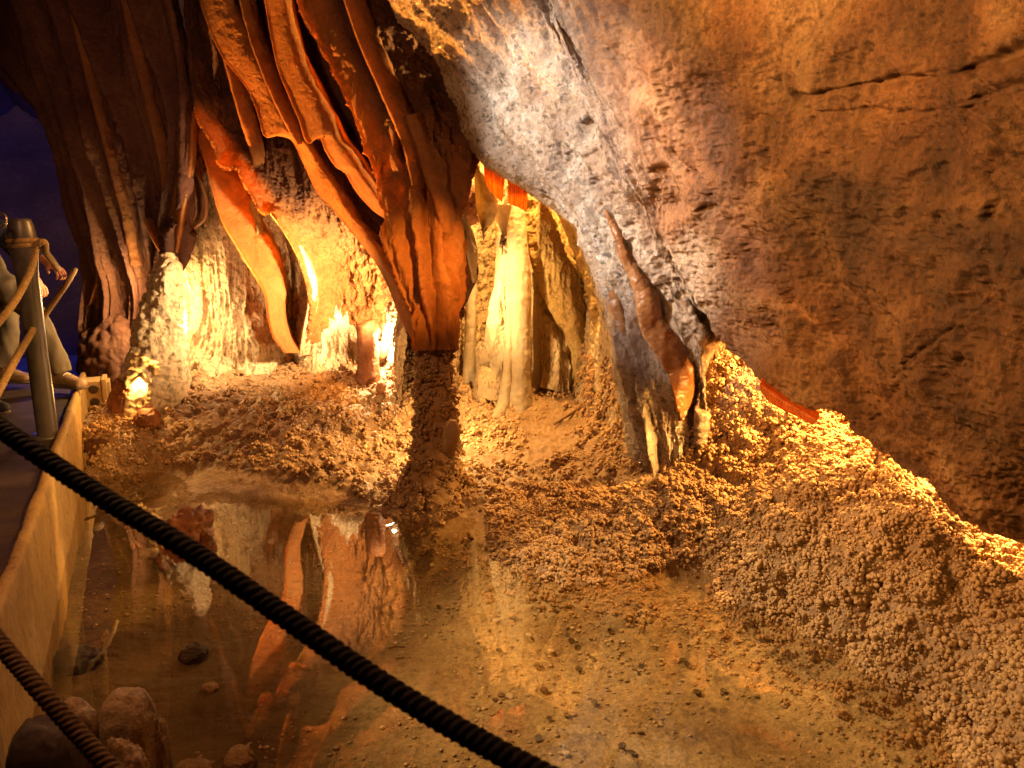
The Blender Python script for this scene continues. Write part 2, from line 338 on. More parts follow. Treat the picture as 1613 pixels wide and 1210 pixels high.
GP += [(2.6, 3.2, .6), (2.2, 3.6, .75), (1.8, 4.2, .85), (1.2, 4.5, .9), (3, 5, .9), (3, 2, .5), (2.6, 1.2, .3), (0, 6.6, .6), (-1.5, 6.6, .65), (-3, 6.6, .55), (1.5, 6.6, .8), (-3.2, 5.4, .12), (-3.4, 4, -.1), (-3, 2, -.15), (-1, .4, -.2), (1, .4, -.2), (2.4, .4, .1), (.2, 5.7, .48), (-.5, 5.9, .5)]
GP = np.array(GP)
def tps_fit(xy, z, lam=2e-3):
    d = np.linalg.norm(xy[:, None]-xy[None], axis=2); K = np.where(d > 0, d*d*np.log(d+1e-12), 0)+lam*np.eye(len(xy))
    Q = np.concatenate([np.ones((len(xy), 1)), xy], 1); A = np.block([[K, Q], [Q.T, np.zeros((3, 3))]])
    return np.linalg.solve(A, np.concatenate([z, np.zeros(3)]))
_w = tps_fit(GP[:, :2], GP[:, 2])
def ground_z(x, y):
    x = np.asarray(x, float); y = np.asarray(y, float); out = _w[-3]+_w[-2]*x+_w[-1]*y
    for (a, b, _), w in zip(GP, _w):
        d2 = (x-a)**2+(y-b)**2; out = out+w*.5*d2*np.log(d2+1e-12)
    return np.clip(out, -.35, 1.3)
nx, ny = 720, 800
gx = np.linspace(-3.6, 3.2, nx); gy = .25+np.linspace(0, 1, ny)**1.15*6.9
X, Y = np.meshgrid(gx, gy, indexing='ij'); Z = ground_z(X, Y); G = np.stack([X, Y, Z], -1)
px, py = proj(G)
smooth = inpoly(px, py, [(800, 655), (850, 640), (940, 625), (960, 650), (925, 690), (840, 745), (760, 740), (745, 715), (790, 690)]) | inpoly(px, py, [(230, 740), (350, 735), (520, 760), (600, 800), (480, 830), (230, 830)]) | inpoly(px, py, [(1030, 895), (1075, 885), (1135, 915), (1110, 955), (1040, 945)]) | inpoly(px, py, [(690, 800), (765, 790), (770, 850), (700, 860)])
fade = np.clip((Z+.13)/.12, 0, 1)*np.where(smooth, np.where((Z > .05) & (fbm(G, 5, 3, 43) > .12), .8, .0), 1.0)
for _ in range(4):     # soften mask
    fade = (fade+np.roll(fade, 1, 0)+np.roll(fade, -1, 0)+np.roll(fade, 1, 1)+np.roll(fade, -1, 1))/5
clump = nodules(G, 10, 3)*.055+nodules(G, 23, 5)*.022
G2 = displace(G, fade*(clump-.035)+(1-fade)*np.clip((Z-.02)/.08, 0, 1)*(.03*ridge(G, 7, 4, 41)+.02*np.clip(fbm(G, 12, 3, 42), 0, 1))+.012*fbm(G, 5, 5, 1)+(1-fade)*.006*fbm(G, 26, 3, 2)+(1-fade)*.004*ridge(G, 14, 3, 6, (1, 2, 1)))
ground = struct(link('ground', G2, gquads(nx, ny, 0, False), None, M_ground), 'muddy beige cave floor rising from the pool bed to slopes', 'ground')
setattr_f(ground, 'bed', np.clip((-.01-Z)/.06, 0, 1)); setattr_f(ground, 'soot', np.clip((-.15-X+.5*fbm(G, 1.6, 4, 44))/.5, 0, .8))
GN = gnormals(G2, None); GN = np.where(GN[..., 2:3] < 0, -GN, GN)
# popcorn nodules over the slopes, as uncountable stuff
dens = fade*np.where(Z > -.12, np.clip((Z+.13)/.1, .12, 1), 0)
isr = np.clip((X-.15*(Y-2.5)-.25)/.2, 0, 1)*np.where((X > .35) | (py > 770), 1, 0)
def clusters(P, N, w, count, r0, r1, m, fr=(.26, .44), power=1.4, up=.45):
    C, r, n = scatter(P, N, w, count, r0, r1, (-.25, .35), power)
    d = rng.normal(size=(count, m, 3)); d /= np.linalg.norm(d, axis=2, keepdims=True); d = d+n[:, None]*up; d /= np.linalg.norm(d, axis=2, keepdims=True)
    pos = C[:, None]+d*(r*.78)[:, None, None]*(.85+.3*rng.random((count, m, 1))); rr = r[:, None]*(fr[0]+(fr[1]-fr[0])*rng.random((count, m)))
    return pos.reshape(-1, 3), rr.ravel()
def pop(name, w, specs, singles, label):
    Vs, Ts, k = [], [], 0
    for cnt, r0, r1, m in specs:
        C, r = clusters(G2, GN, w, cnt, r0, r1, m); v, t = balls(C, r, ICO1); Vs.append(v); Ts.append(t+k); k += len(v)
    for cnt, r0, r1 in singles:
        C, r, n = scatter(G2, GN, w, cnt, r0, r1, (-.35, .6), 2.2); v, t = balls(C, r, ICO1, None, .3); Vs.append(v); Ts.append(t+k); k += len(v)
    return tag(link(name, np.concatenate(Vs), None, np.concatenate(Ts), M_pop), label, 'cave popcorn', None, 'stuff')
vis = (px > -250) & (px < 2400) & (py > 380) & (py < 1800)
right = (px > 1060) | ((px > 770) & (py > 770))
rvis = right & inpoly(px, py, [(1050, 640), (1110, 520), (1210, 560), (1310, 615), (1430, 705), (1510, 750), (1680, 830), (2400, 1000), (2400, 1800), (690, 1800), (690, 755), (1050, 740)]) & (Y < 4.2)
pop('cave_popcorn', dens*rvis, [(4600, .010, .027, 9)], [(32000, .0035, .0095)], 'knobbly orange cave popcorn covering the bank under the brown slab')
pop('cave_popcorn', dens*vis*~right, [(3000, .013, .035, 10)], [(19000, .0045, .0135)], 'golden cave popcorn covering the bank behind the pool')
# gravel on the pool bed
gw = np.where((Z < -.05) & vis, 1.0, 0)*np.clip(fbm(G, 1.6, 3, 40)*2.2+.25, .03, 1)
C, r, n = scatter(G2, GN, gw, 6500, .0025, .009, (0, .5), 2.2)
v, t = balls(C, r, ICO1, (1.2, 1, .55), .35)
M_grav = rockmat('gravel_mix', [(.3, (.06, .04, .02)), (.5, (.28, .19, .10)), (.65, (.5, .38, .24)), (.8, (.7, .6, .45))], 60, None, (), (.3, .7))
tag(link('gravel', v, None, t, M_grav), 'fine gravel scattered on the sandy pool bed', 'gravel', None, 'stuff')
# ------------------------------------------------------------------ water
mw = bpy.data.materials.new('pool_water'); mw.use_nodes = True; nt = mw.node_tree; nt.nodes.clear(); L = nt.links.new
o_ = nd(nt, 'ShaderNodeOutputMaterial'); mx = nd(nt, 'ShaderNodeMixShader'); gw_ = nd(nt, 'ShaderNodeNewGeometry'); dt = nd(nt, 'ShaderNodeVectorMath', operation='DOT_PRODUCT'); L(gw_.outputs['Incoming'], dt.inputs[0]); L(gw_.outputs['Normal'], dt.inputs[1])
ab = nd(nt, 'ShaderNodeMath', operation='ABSOLUTE'); L(dt.outputs['Value'], ab.inputs[0]); om = nd(nt, 'ShaderNodeMath', operation='SUBTRACT'); om.inputs[0].default_value = 1; L(ab.outputs[0], om.inputs[1])
p5 = nd(nt, 'ShaderNodeMath', operation='POWER'); p5.inputs[1].default_value = 3.2; L(om.outputs[0], p5.inputs[0]); fr = nd(nt, 'ShaderNodeMath', operation='MULTIPLY_ADD'); fr.inputs[1].default_value = .94; fr.inputs[2].default_value = .06; L(p5.outputs[0], fr.inputs[0])
tr = nd(nt, 'ShaderNodeBsdfTransparent'); tr.inputs[0].default_value = (.93, .87, .74, 1); gl = nd(nt, 'ShaderNodeBsdfGlossy'); gl.inputs['Roughness'].default_value = .012
ns_ = nd(nt, 'ShaderNodeTexNoise'); ns_.inputs['Scale'].default_value = 5; geo = nd(nt, 'ShaderNodeNewGeometry'); L(geo.outputs['Position'], ns_.inputs['Vector'])
bp = nd(nt, 'ShaderNodeBump'); bp.inputs['Strength'].default_value = .05; bp.inputs['Distance'].default_value = .01; L(ns_.outputs['Fac'], bp.inputs['Height'])
L(bp.outputs[0], gl.inputs['Normal']); L(fr.outputs[0], mx.inputs[0]); L(tr.outputs[0], mx.inputs[1]); L(gl.outputs[0], mx.inputs[2]); L(mx.outputs[0], o_.inputs['Surface'])
# shoreline kerb path: x = -1.4-.5(y-1.85)
KP = np.array([(-3.75, 6.55), (-3.0, 5.05), (-2.2, 3.45), (-1.6, 2.25), (-1.33, 1.7), (-1.0, 1.25), (-.4, .98), (.6, .85), (2.2, .75)])
kp = resample(np.c_[KP, np.zeros(len(KP))], 400)[:, :2]
tdir = np.gradient(kp, axis=0); tdir /= np.linalg.norm(tdir, axis=1, keepdims=True); left = np.c_[tdir[:, 1], -tdir[:, 0]]   # points to the walkway side
left = np.where((left[:, :1] > 0) & (np.arange(400)[:, None] < 200), -left, left)
wp = np.concatenate([kp+left*.0, [(2.4, 4.6), (2.2, 6.2), (-3, 6.4)]])
wv = np.c_[wp, np.zeros(len(wp))]
cen = np.array([[-.2, 3.2, 0]]); nW = len(wp)
water = struct(link('water', np.concatenate([wv, cen]), None, np.stack([np.arange(nW), (np.arange(nW)+1) % nW, np.full(nW, nW)], -1), mw), 'still clear shallow pool water mirroring the lit walls', 'water')
# ------------------------------------------------------------------ kerb + walkway
prof = [(0, -.3), (0, -.1), (0, .1), (0, .25), (0, .38), (0.002, .45), (.006, .46), (.02, .462), (.034, .458), (.04, .40), (.042, -.3)]
prof = np.array(prof); pr = resample(np.c_[prof, np.zeros(len(prof))], 70)[:, :2]
kz = np.stack([np.stack([kp[:, 0]+left[:, 0]*a, kp[:, 1]+left[:, 1]*a, np.full(400, b)], -1) for a, b in pr])   # [70,400,3]
kz = displace(kz, .006*fbm(kz, 4, 5, 60)+.004*ridge(kz, 14, 4, 61)+.004*fbm(kz, 60, 2, 62))
kerb = tag(sheet_mesh('kerb_wall', kz, M_conc), 'rough yellowish concrete kerb wall along the pool beside the walkway', 'kerb wall')
wk = np.stack([np.stack([kp[:, 0]+left[:, 0]*a, kp[:, 1]+left[:, 1]*a, np.full(400, .43)], -1) for a in np.linspace(.03, 2.6, 60)])
wk[..., 2] += .006*fbm(wk, 6, 3, 9)
wk_o = struct(sheet_mesh('path', wk, M_path), 'dark concrete visitor walkway left of the kerb', 'path')
# ------------------------------------------------------------------ cave shell
v, f = ICO5; d = 1+.10*fbm(v*3, 1, 5, 90)
sh = v*d[:, None]*np.array([7.5, 7.5, 3.0])+np.array([0, 2.8, .9])
M_shell = rockmat('far_cave_rock', [(.3, (.03, .018, .022)), (.7, (.075, .045, .045))], 1.2, (30, .4), ((12, .7, .02),), (.7, .95))
struct(link('cave_ceiling', sh, None, f[:, ::-1], M_shell), 'dark rock vault closing the cave overhead and far behind', 'ceiling')
# ------------------------------------------------------------------ big right slab
SL = [
 [(660, -60, 4.8), (690, 30, 4.8), (740, 90, 4.75), (790, 170, 4.7), (830, 225, 4.6), (880, 270, 4.5), (920, 310, 4.4), (955, 370, 4.25), (980, 440, 4.15), (998, 520, 4.08), (1012, 600, 4.0), (1025, 670, 3.92), (1045, 770, 3.82), (1050, 840, 3.80)],
 [(612, -60, 4.22), (650, 30, 4.22), (690, 80, 4.2), (740, 170, 4.18), (768, 238, 4.15), (830, 285, 4.08), (880, 322, 4.0), (930, 380, 3.94), (956, 440, 3.90), (974, 520, 3.84), (990, 600, 3.78), (1003, 670, 3.71), (1025, 770, 3.62), (1030, 840, 3.60)],
 [(740, -60, 3.9), (790, 40, 3.9), (840, 130, 3.85), (880, 200, 3.8), (920, 270, 3.78), (955, 330, 3.75), (985, 400, 3.74), (1012, 460, 3.72), (1035, 520, 3.68), (1050, 600, 3.62), (1058, 680, 3.57), (1062, 770, 3.52), (1062, 840, 3.50)],
 [(800, -60, 3.72), (850, 40, 3.7), (895, 130, 3.66), (935, 200, 3.62), (968, 270, 3.6), (998, 335, 3.6), (1026, 400, 3.62), (1055, 460, 3.63), (1080, 520, 3.62), (1095, 570, 3.61), (1098, 620, 3.6), (1094, 690, 3.57), (1090, 770, 3.52), (1088, 840, 3.50)],
 [(830, -60, 3.63), (880, 40, 3.61), (925, 130, 3.57), (965, 200, 3.53), (994, 270, 3.52), (1022, 335, 3.53), (1048, 400, 3.56), (1078, 465, 3.58), (1105, 520, 3.59), (1117, 550, 3.60), (1118, 580, 3.60), (1112, 610, 3.62)],
 [(860, -60, 3.55), (905, 40, 3.55), (950, 130, 3.5), (990, 200, 3.45), (1015, 270, 3.45), (1040, 340, 3.48), (1065, 420, 3.52), (1095, 500, 3.55), (1138, 556, 3.58)],
 [(960, -60, 3.25), (985, 40, 3.25), (1020, 130, 3.25), (1042, 200, 3.28), (1055, 260, 3.3), (1090, 350, 3.35), (1130, 440, 3.36), (1165, 530, 3.35), (1190, 604, 3.3)],
 [(1150, -60, 2.85), (1160, 60, 2.85), (1170, 170, 2.9), (1185, 270, 2.95), (1210, 370, 2.98), (1235, 470, 3.0), (1262, 570, 3.0), (1287, 653, 2.97)],
 [(1350, -60, 2.4), (1350, 100, 2.4), (1355, 230, 2.45), (1365, 350, 2.5), (1380, 480, 2.55), (1395, 600, 2.6), (1405, 690, 2.66), (1410, 745, 2.72)],
 [(1613, -60, 1.95), (1613, 150, 1.95), (1600, 300, 2.0), (1575, 450, 2.08), (1545, 600, 2.18), (1520, 700, 2.3), (1500, 750, 2.38), (1478, 785, 2.5)],
 [(1800, -60, 1.6), (1800, 200, 1.6), (1780, 400, 1.7), (1740, 550, 1.8), (1690, 650, 1.9), (1660, 730, 1.98), (1640, 790, 2.15), (1615, 866, 2.36)],
 [(2500, -60, 1.0), (2500, 300, 1.0), (2500, 600, 1.1), (2400, 800, 1.3), (2200, 900, 1.5), (2000, 960, 1.75), (1950, 1010, 1.95)],
]
Rl = []
for k, r in enumerate(SL):
    r = [tuple(q) for q in r]; e = r[-1]
    if k >= 5: r += [(e[0]+10, e[1]-20, e[2]+.09), (e[0]+40, e[1]-90, e[2]+.17), (e[0]+70, e[1]-260, e[2]+.32)]
    elif k == 4: r += [(e[0]+4, e[1]-10, e[2]+.08), (e[0]+10, e[1]-40, e[2]+.16), (e[0]+30, e[1]-100, e[2]+.3)]
    elif k >= 2: r += [(e[0]+2, e[1]+6, e[2]+.08), (e[0]+6, e[1]-30, e[2]+.18), (e[0]+10, e[1]-100, e[2]+.3)]
    else: r += [(e[0]+14, e[1]+8, e[2]+.12), (e[0]+40, e[1]-40, e[2]+.3), (e[0]+60, e[1]-160, e[2]+.5)]
    Rl.append(r)
S = loft(Rl, 760, 900)
spx, spy = proj(S)
fl = (S[..., 0]*.75+S[..., 2]*.5)    # banding runs down the slope
wetm = np.clip((1060+ (spy-250)*.18-spx)/90, 0, 1)
rough = 1-wetm
dS = .05*fbm(S, 1.3, 4, 11)+rough*(.026*ridge(S, 3.5, 5, 12)+.009*ridge(S, 11, 4, 13)+.007*fbm(S, 30, 4, 18)+.05*fbm(S*np.array([1, 1, 1.0]), 2.6, 2, 77)-.02*np.clip(fbm(S, 13, 3, 14)-.12, 0, 1)*2)+wetm*(.028*ridge(S, 4.0, 4, 15, (1.6, 1.6, .5))+.008*ridge(S, 16, 3, 16, (1, 1, .5))+.006*nodules(S, 45, 17, (1, 1, .6)))
# long fracture lines across the slab
WARP1 = 16*fbm(S, 4, 5, 70); WARP2 = np.clip(1+1.6*fbm(S, 6, 3, 76), .25, 2)
def crack(pts, w, dep):
    global dS
    best = np.full(spx.shape, 1e9)
    for (a, b), (c, d_) in zip(pts[:-1], pts[1:]):
        vx, vy = c-a, d_-b; t = np.clip(((spx-a)*vx+(spy-b)*vy)/(vx*vx+vy*vy), 0, 1); best = np.minimum(best, np.hypot(spx-a-t*vx, spy-b-t*vy))
    best = best+WARP1; dS = dS-dep*np.exp(-(best/(w*WARP2))**2)*np.clip(.35+WARP2*.6, .1, 1.3)
crack([(1240, 160), (1330, 140), (1480, 120), (1613, 75), (1800, 30)], 7, .035)
crack([(1270, 175), (1400, 190), (1520, 165), (1640, 130)], 6, .02)
crack([(1050, 250), (1110, 300), (1160, 370), (1200, 450), (1290, 530), (1370, 630), (1440, 740)], 7, .03)
crack([(1140, 270), (1200, 340), (1260, 400), (1330, 480)], 5, .016)
crack([(1400, 600), (1470, 540), (1560, 470), (1680, 400)], 5, .018)
crack([(1430, 430), (1470, 540), (1500, 640), (1560, 740)], 5, .018)
crack([(840, -40), (865, 70), (900, 150), (935, 220), (950, 300), (990, 380), (1010, 470)], 7, .03)
for k_ in range(9):
    x0, y0 = 1120+rng.random()*420, rng.random()*420+40; a0 = .75+.5*rng.random(); l0 = 90+rng.random()*170
    crack([(x0, y0), (x0+l0*.5*math.cos(a0)+14, y0+l0*.5*math.sin(a0)), (x0+l0*math.cos(a0), y0+l0*math.sin(a0))], 3.5, .012)
crack([(690, 10), (770, 100), (830, 180), (900, 262), (950, 340)], 9, .035)
crack([(760, 10), (840, 120), (905, 230), (960, 320), (1000, 400), (1050, 490)], 8, .045)
crack([(650, 40), (720, 120), (790, 215), (860, 285), (920, 350)], 8, .03)
crack([(930, 200), (985, 290), (1030, 390), (1075, 480), (1120, 550)], 8, .04)
crack([(960, -40), (1000, 80), (1030, 180), (1045, 260), (1050, 330)], 14, .05)
ia = np.linspace(0, 3.2, S.shape[0])[:, None]*np.ones((1, S.shape[1])); ja = np.linspace(0, 2.6, S.shape[1])[None]*np.ones((S.shape[0], 1))
FL = np.stack([ia+.05*fbm(S, 2, 3, 71), ja*.16, np.zeros_like(ia)], -1)
wf_ = np.clip((1130-spx)/160, 0, 1)
RIB = .05*ridge(FL, 6, 3, 72)
lowr = np.clip((spy-380+(1000-spx)*.5)/160, 0, 1)*wf_
dS = dS+lowr*(.05*ridge(FL, 13, 2, 78)+.012*nodules(S, 40, 79, (1, 1, .6))*np.clip((spy-660)/60, 0, 1))+wf_*(RIB+.018*ridge(FL*np.array([1, 2, 1]), 18, 3, 73))+(1-wf_)*.034*ridge(FL*np.array([1, 2.0, 1]), 6, 4, 74)+.008*ridge(S, 45, 3, 75)
dS = dS-(1-wf_)*(.06*worley(S+.12*np.stack([fbm(S, 3, 3, 91), fbm(S, 3, 3, 92), fbm(S, 3, 3, 93)], -1), 1.9, 94, (1, 1, .7))+.03*worley(S, 6, 95, (1, 1, .6)))
S2 = displace(S, dS)
mixm = rockmat('slab_mixed', [(.30, (.085, .030, .009)), (.44, (.20, .085, .028)), (.54, (.34, .175, .070)), (.68, (.50, .32, .165))], 2.0, (70, .5), ((34, 1, .03), (120, 1, .010)), (.45, .85), pits=(26, .25, .34, .47), spec=.4)
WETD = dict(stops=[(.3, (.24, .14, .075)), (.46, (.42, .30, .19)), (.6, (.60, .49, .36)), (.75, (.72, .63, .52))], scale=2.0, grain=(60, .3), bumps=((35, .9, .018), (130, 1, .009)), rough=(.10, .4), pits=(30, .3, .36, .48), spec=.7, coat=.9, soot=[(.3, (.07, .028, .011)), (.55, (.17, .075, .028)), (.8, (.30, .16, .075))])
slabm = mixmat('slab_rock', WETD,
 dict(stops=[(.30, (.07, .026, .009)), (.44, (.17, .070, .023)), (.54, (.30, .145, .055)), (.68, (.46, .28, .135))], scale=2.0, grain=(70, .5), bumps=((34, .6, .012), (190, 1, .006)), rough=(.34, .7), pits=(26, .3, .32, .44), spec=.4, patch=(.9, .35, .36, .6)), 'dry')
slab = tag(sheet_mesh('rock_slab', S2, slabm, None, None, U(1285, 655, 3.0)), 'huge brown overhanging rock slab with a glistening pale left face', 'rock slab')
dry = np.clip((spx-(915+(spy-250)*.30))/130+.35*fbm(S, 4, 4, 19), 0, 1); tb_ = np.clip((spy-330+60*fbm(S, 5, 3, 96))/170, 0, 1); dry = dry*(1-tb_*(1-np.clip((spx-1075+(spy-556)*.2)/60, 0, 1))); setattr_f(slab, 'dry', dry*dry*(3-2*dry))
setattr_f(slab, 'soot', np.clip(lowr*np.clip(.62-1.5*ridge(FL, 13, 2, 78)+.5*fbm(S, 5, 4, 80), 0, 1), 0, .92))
# ------------------------------------------------------------------ drapery helper
def drape(name, rails, mat, label, cat='drapery', nu=260, nv=60, thick=.014, ripple=.012, rs=9, noise=.01, group=None, parent=None, seed=0, edge=.005, stretch=(1, 1, .25), flute=0.0, fs=14, soot=None):
    P = loft(rails, nu, nv); env = np.clip(np.linspace(0, 1, nv)*3, 0, 1)[:, None]
    d = ripple*fbm(P, rs, 2, seed+200, stretch=(1, 1, .35))*env+(.25+.75*env)*(noise*fbm(P, 18, 4, seed+210)+.3*noise*nodules(P, 50, seed)+.35*noise*nodules(P, 85, seed+1))
    if flute: d = d+env*flute*ridge(P, fs, 3, seed+220, stretch)
    d = d+edge*np.exp(-(np.linspace(0, 1, nv)[:, None]*nv/2.2)**2)
    P = displace(P, d); tm = 1+.5*np.exp(-(np.linspace(0, 1, nv)[:, None]*nv/2.5)**2)*np.ones((1, nu))
    o = sheet_mesh(name, P, mat, parent, thick, None if parent is not None else P[nv//2, nu//2], tm)
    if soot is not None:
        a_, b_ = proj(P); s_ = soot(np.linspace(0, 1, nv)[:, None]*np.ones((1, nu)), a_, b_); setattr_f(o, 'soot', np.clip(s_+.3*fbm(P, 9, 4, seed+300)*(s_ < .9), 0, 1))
    if label: tag(o, label, cat, group)
    return o, P
def shift(r, dx, dy, dY): return [(a+dx, b+dy, c+dY) for a, b, c in r]
DG = 'draperies hanging from the cave roof'
# left fluted wall
FW = [
 [(-120, 60, 7.4), (-20, 120, 7.0), (40, 175, 6.8), (80, 205, 6.6), (100, 260, 6.5), (115, 310, 6.4), (128, 350, 6.4), (145, 400, 6.3), (158, 450, 6.2), (150, 510, 6.2), (145, 570, 6.2)],
 [(-120, 15, 6.6), (-20, 75, 6.3), (30, 130, 6.1), (70, 165, 6.0), (90, 210, 5.9), (105, 270, 5.85), (120, 330, 5.8), (138, 380, 5.8), (148, 440, 5.75), (138, 500, 5.75), (135, 560, 5.75)],
 [(-60, -90, 6.0), (40, 0, 5.8), (75, 100, 5.7), (105, 200, 5.65), (130, 290, 5.6), (150, 370, 5.6), (165, 440, 5.65), (165, 500, 5.7), (165, 570, 5.7)],
 [(60, -90, 5.6), (110, 40, 5.5), (140, 140, 5.45), (165, 230, 5.4), (190, 310, 5.45), (205, 380, 5.5), (215, 440, 5.6), (215, 500, 5.7), (215, 570, 5.7)],
 [(160, -90, 5.4), (190, 40, 5.35), (215, 120, 5.3), (240, 200, 5.3), (255, 270, 5.35), (260, 330, 5.45), (258, 390, 5.6), (252, 450, 5.75), (250, 520, 5.8)],
 [(235, -90, 5.2), (268, 20, 5.15), (292, 110, 5.1), (303, 180, 5.1), (300, 230, 5.1), (292, 290, 5.12), (282, 350, 5.2), (272, 400, 5.25), (266, 425, 5.3)],
 [(250, -90, 5.4), (280, 20, 5.4), (300, 110, 5.4), (306, 180, 5.4), (300, 230, 5.45), (288, 290, 5.5), (276, 350, 5.55), (264, 400, 5.6), (258, 430, 5.6)],
]
P = loft(FW, 500, 460); q = np.linspace(0, 1, 460)[:, None]
rib = np.zeros_like(P[..., 0])
for c, w, a in [(.22, .012, .05), (.30, .016, .09), (.39, .012, .07), (.47, .018, .10), (.56, .012, .07), (.64, .016, .10), (.72, .010, .07), (.80, .014, .10), (.87, .010, .07)]:
    wob = .012*np.sin(np.linspace(0, 9, 500)*1.0+c*40)[None]
    rib += a*np.exp(-((q-c+wob)/w)**2)
P = displace(P, rib+.03*fbm(P, 3, 4, 20)+.012*ridge(P, 9, 4, 21, (1, 1, .35))+.006*nodules(P, 40, 23))
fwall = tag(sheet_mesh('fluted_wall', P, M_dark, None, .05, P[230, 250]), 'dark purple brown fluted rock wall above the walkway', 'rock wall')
# back flowstone wall (left chamber)
BW = [
 [(225, 150, 6.0), (235, 300, 6.0), (240, 420, 6.0), (240, 520, 5.9), (240, 640, 5.8)],
 [(285, 150, 5.6), (290, 300, 5.65), (293, 420, 5.68), (292, 520, 5.62), (290, 640, 5.45)],
 [(340, 150, 5.5), (345, 300, 5.55), (352, 420, 5.6), (352, 520, 5.55), (350, 640, 5.35)],
 [(400, 150, 5.4), (410, 300, 5.5), (420, 420, 5.6), (420, 520, 5.55), (418, 640, 5.35)],
 [(450, 150, 5.4), (455, 300, 5.5), (458, 420, 5.75), (460, 500, 5.8), (460, 640, 5.5)],
 [(500, 150, 5.3), (500, 300, 5.4), (500, 420, 5.6), (498, 520, 5.6), (498, 640, 5.4)],
 [(560, 150, 5.2), (560, 300, 5.3), (560, 420, 5.6), (560, 520, 5.68), (560, 640, 5.45)],
 [(620, 150, 5.1), (620, 300, 5.15), (615, 420, 5.4), (612, 520, 5.6), (612, 640, 5.4)],
 [(700, 150, 4.9), (690, 300, 4.8), (670, 420, 4.85), (652, 520, 4.95), (645, 640, 4.9)],
]
P = loft(BW, 520, 640)
d = .08*ridge(P, 5, 3, 30, (1, 1, .12))+.032*ridge(P, 13, 3, 31, (1, 1, .15))+.02*fbm(P, 4, 4, 32)+.013*nodules(P, 34, 33, (1, 1, .8))+.006*fbm(P, 60, 2, 34)
P = displace(P, d)
bw = tag(sheet_mesh('flowstone_wall', P, M_wall, None, None, P[320, 300]), 'bright golden flowstone wall at the back of the pool chamber', 'rock wall')
# ------------------------------------------------------------------ curtains, upper left
E1 = [(300, -80, 4.85), (315, 0, 4.82), (345, 80, 4.8), (395, 150, 4.78), (408, 185, 4.76), (420, 216, 4.75), (437, 213, 4.75), (455, 217, 4.75), (475, 250, 4.73), (500, 302, 4.7), (530, 335, 4.62), (560, 372, 4.5), (590, 410, 4.4), (612, 450, 4.25), (640, 518, 4.05), (660, 545, 3.97)]
E1 = shift(E1, 0, 0, .10)
e1 = [(340, -80, 5.0), (362, 0, 5.0), (398, 80, 4.97), (440, 160, 4.95), (475, 212, 4.9), (500, 250, 4.87), (525, 290, 4.82), (550, 330, 4.74), (580, 370, 4.62), (605, 410, 4.48), (630, 455, 4.32), (655, 515, 4.12), (668, 545, 4.02)]
e2 = [(420, -80, 4.98), (450, 30, 4.95), (480, 110, 4.92), (510, 180, 4.87), (545, 245, 4.8), (580, 300, 4.7), (605, 345, 4.6), (620, 390, 4.45), (640, 440, 4.3), (660, 510, 4.12), (672, 545, 4.03)]
e3 = [(500, -80, 4.82), (540, 40, 4.78), (580, 140, 4.68), (610, 230, 4.54), (628, 300, 4.42), (640, 370, 4.32), (655, 440, 4.18), (668, 510, 4.05), (676, 545, 4.0)]
e1 = shift(e1, 0, 0, -.13); e1m = shift(e1, 26, -4, .28); e2 = shift(e2, 0, 0, .16)
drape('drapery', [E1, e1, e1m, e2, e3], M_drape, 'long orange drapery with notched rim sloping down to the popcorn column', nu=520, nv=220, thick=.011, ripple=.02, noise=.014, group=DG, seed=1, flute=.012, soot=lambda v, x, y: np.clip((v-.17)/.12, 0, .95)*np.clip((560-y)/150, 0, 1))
E2 = [(405, -80, 4.75), (418, 0, 4.72), (428, 60, 4.68), (440, 112, 4.65), (455, 150, 4.6), (472, 190, 4.56), (487, 225, 4.52), (501, 212, 4.5), (515, 240, 4.48), (530, 262, 4.46), (545, 272, 4.45), (555, 290, 4.43), (575, 316, 4.4), (595, 335, 4.37), (612, 345, 4.35)]
e2b = [(430, -80, 4.84), (445, 0, 4.82), (458, 60, 4.8), (475, 112, 4.76), (495, 150, 4.72), (512, 185, 4.68), (525, 210, 4.65), (545, 240, 4.6), (565, 270, 4.56), (585, 300, 4.5), (602, 325, 4.45), (615, 345, 4.42)]
E2 = shift(E2, 0, 0, .06); e2b = shift(e2b, 0, 0, -.16)
e2c = shift(e2b, 26, -5, .36)
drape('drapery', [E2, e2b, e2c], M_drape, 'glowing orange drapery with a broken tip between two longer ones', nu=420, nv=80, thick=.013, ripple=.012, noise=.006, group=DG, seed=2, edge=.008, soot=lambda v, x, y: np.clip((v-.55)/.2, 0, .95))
E3 = [(455, -80, 4.5), (470, 0, 4.48), (500, 60, 4.44), (545, 150, 4.36), (580, 230, 4.27), (600, 300, 4.2), (612, 342, 4.15), (604, 360, 4.12), (615, 400, 4.06), (640, 470, 3.98), (660, 515, 3.93), (667, 552, 3.9)]
E3 = [(a, b, c+.12*min(1, max(0, (380-b)/150))) for a, b, c in E3]
c1 = [(500, -80, 4.6), (535, 40, 4.52), (590, 160, 4.38), (625, 240, 4.24), (643, 320, 4.1), (655, 400, 4.0), (668, 470, 3.92), (676, 520, 3.87), (679, 552, 3.85)]
c2 = [(560, -80, 4.72), (605, 50, 4.64), (650, 150, 4.48), (668, 220, 4.3), (680, 300, 4.12), (684, 400, 3.98), (690, 480, 3.9), (693, 552, 3.85)]
c3 = [(610, -80, 4.85), (660, 60, 4.75), (705, 150, 4.58), (722, 215, 4.38), (706, 300, 4.18), (702, 400, 4.03), (704, 480, 3.95), (708, 552, 3.9)]
c4 = [(680, -80, 5.0), (730, 60, 4.9), (765, 150, 4.75), (745, 225, 4.55), (716, 300, 4.35), (712, 400, 4.18), (712, 480, 4.08), (712, 552, 4.0)]
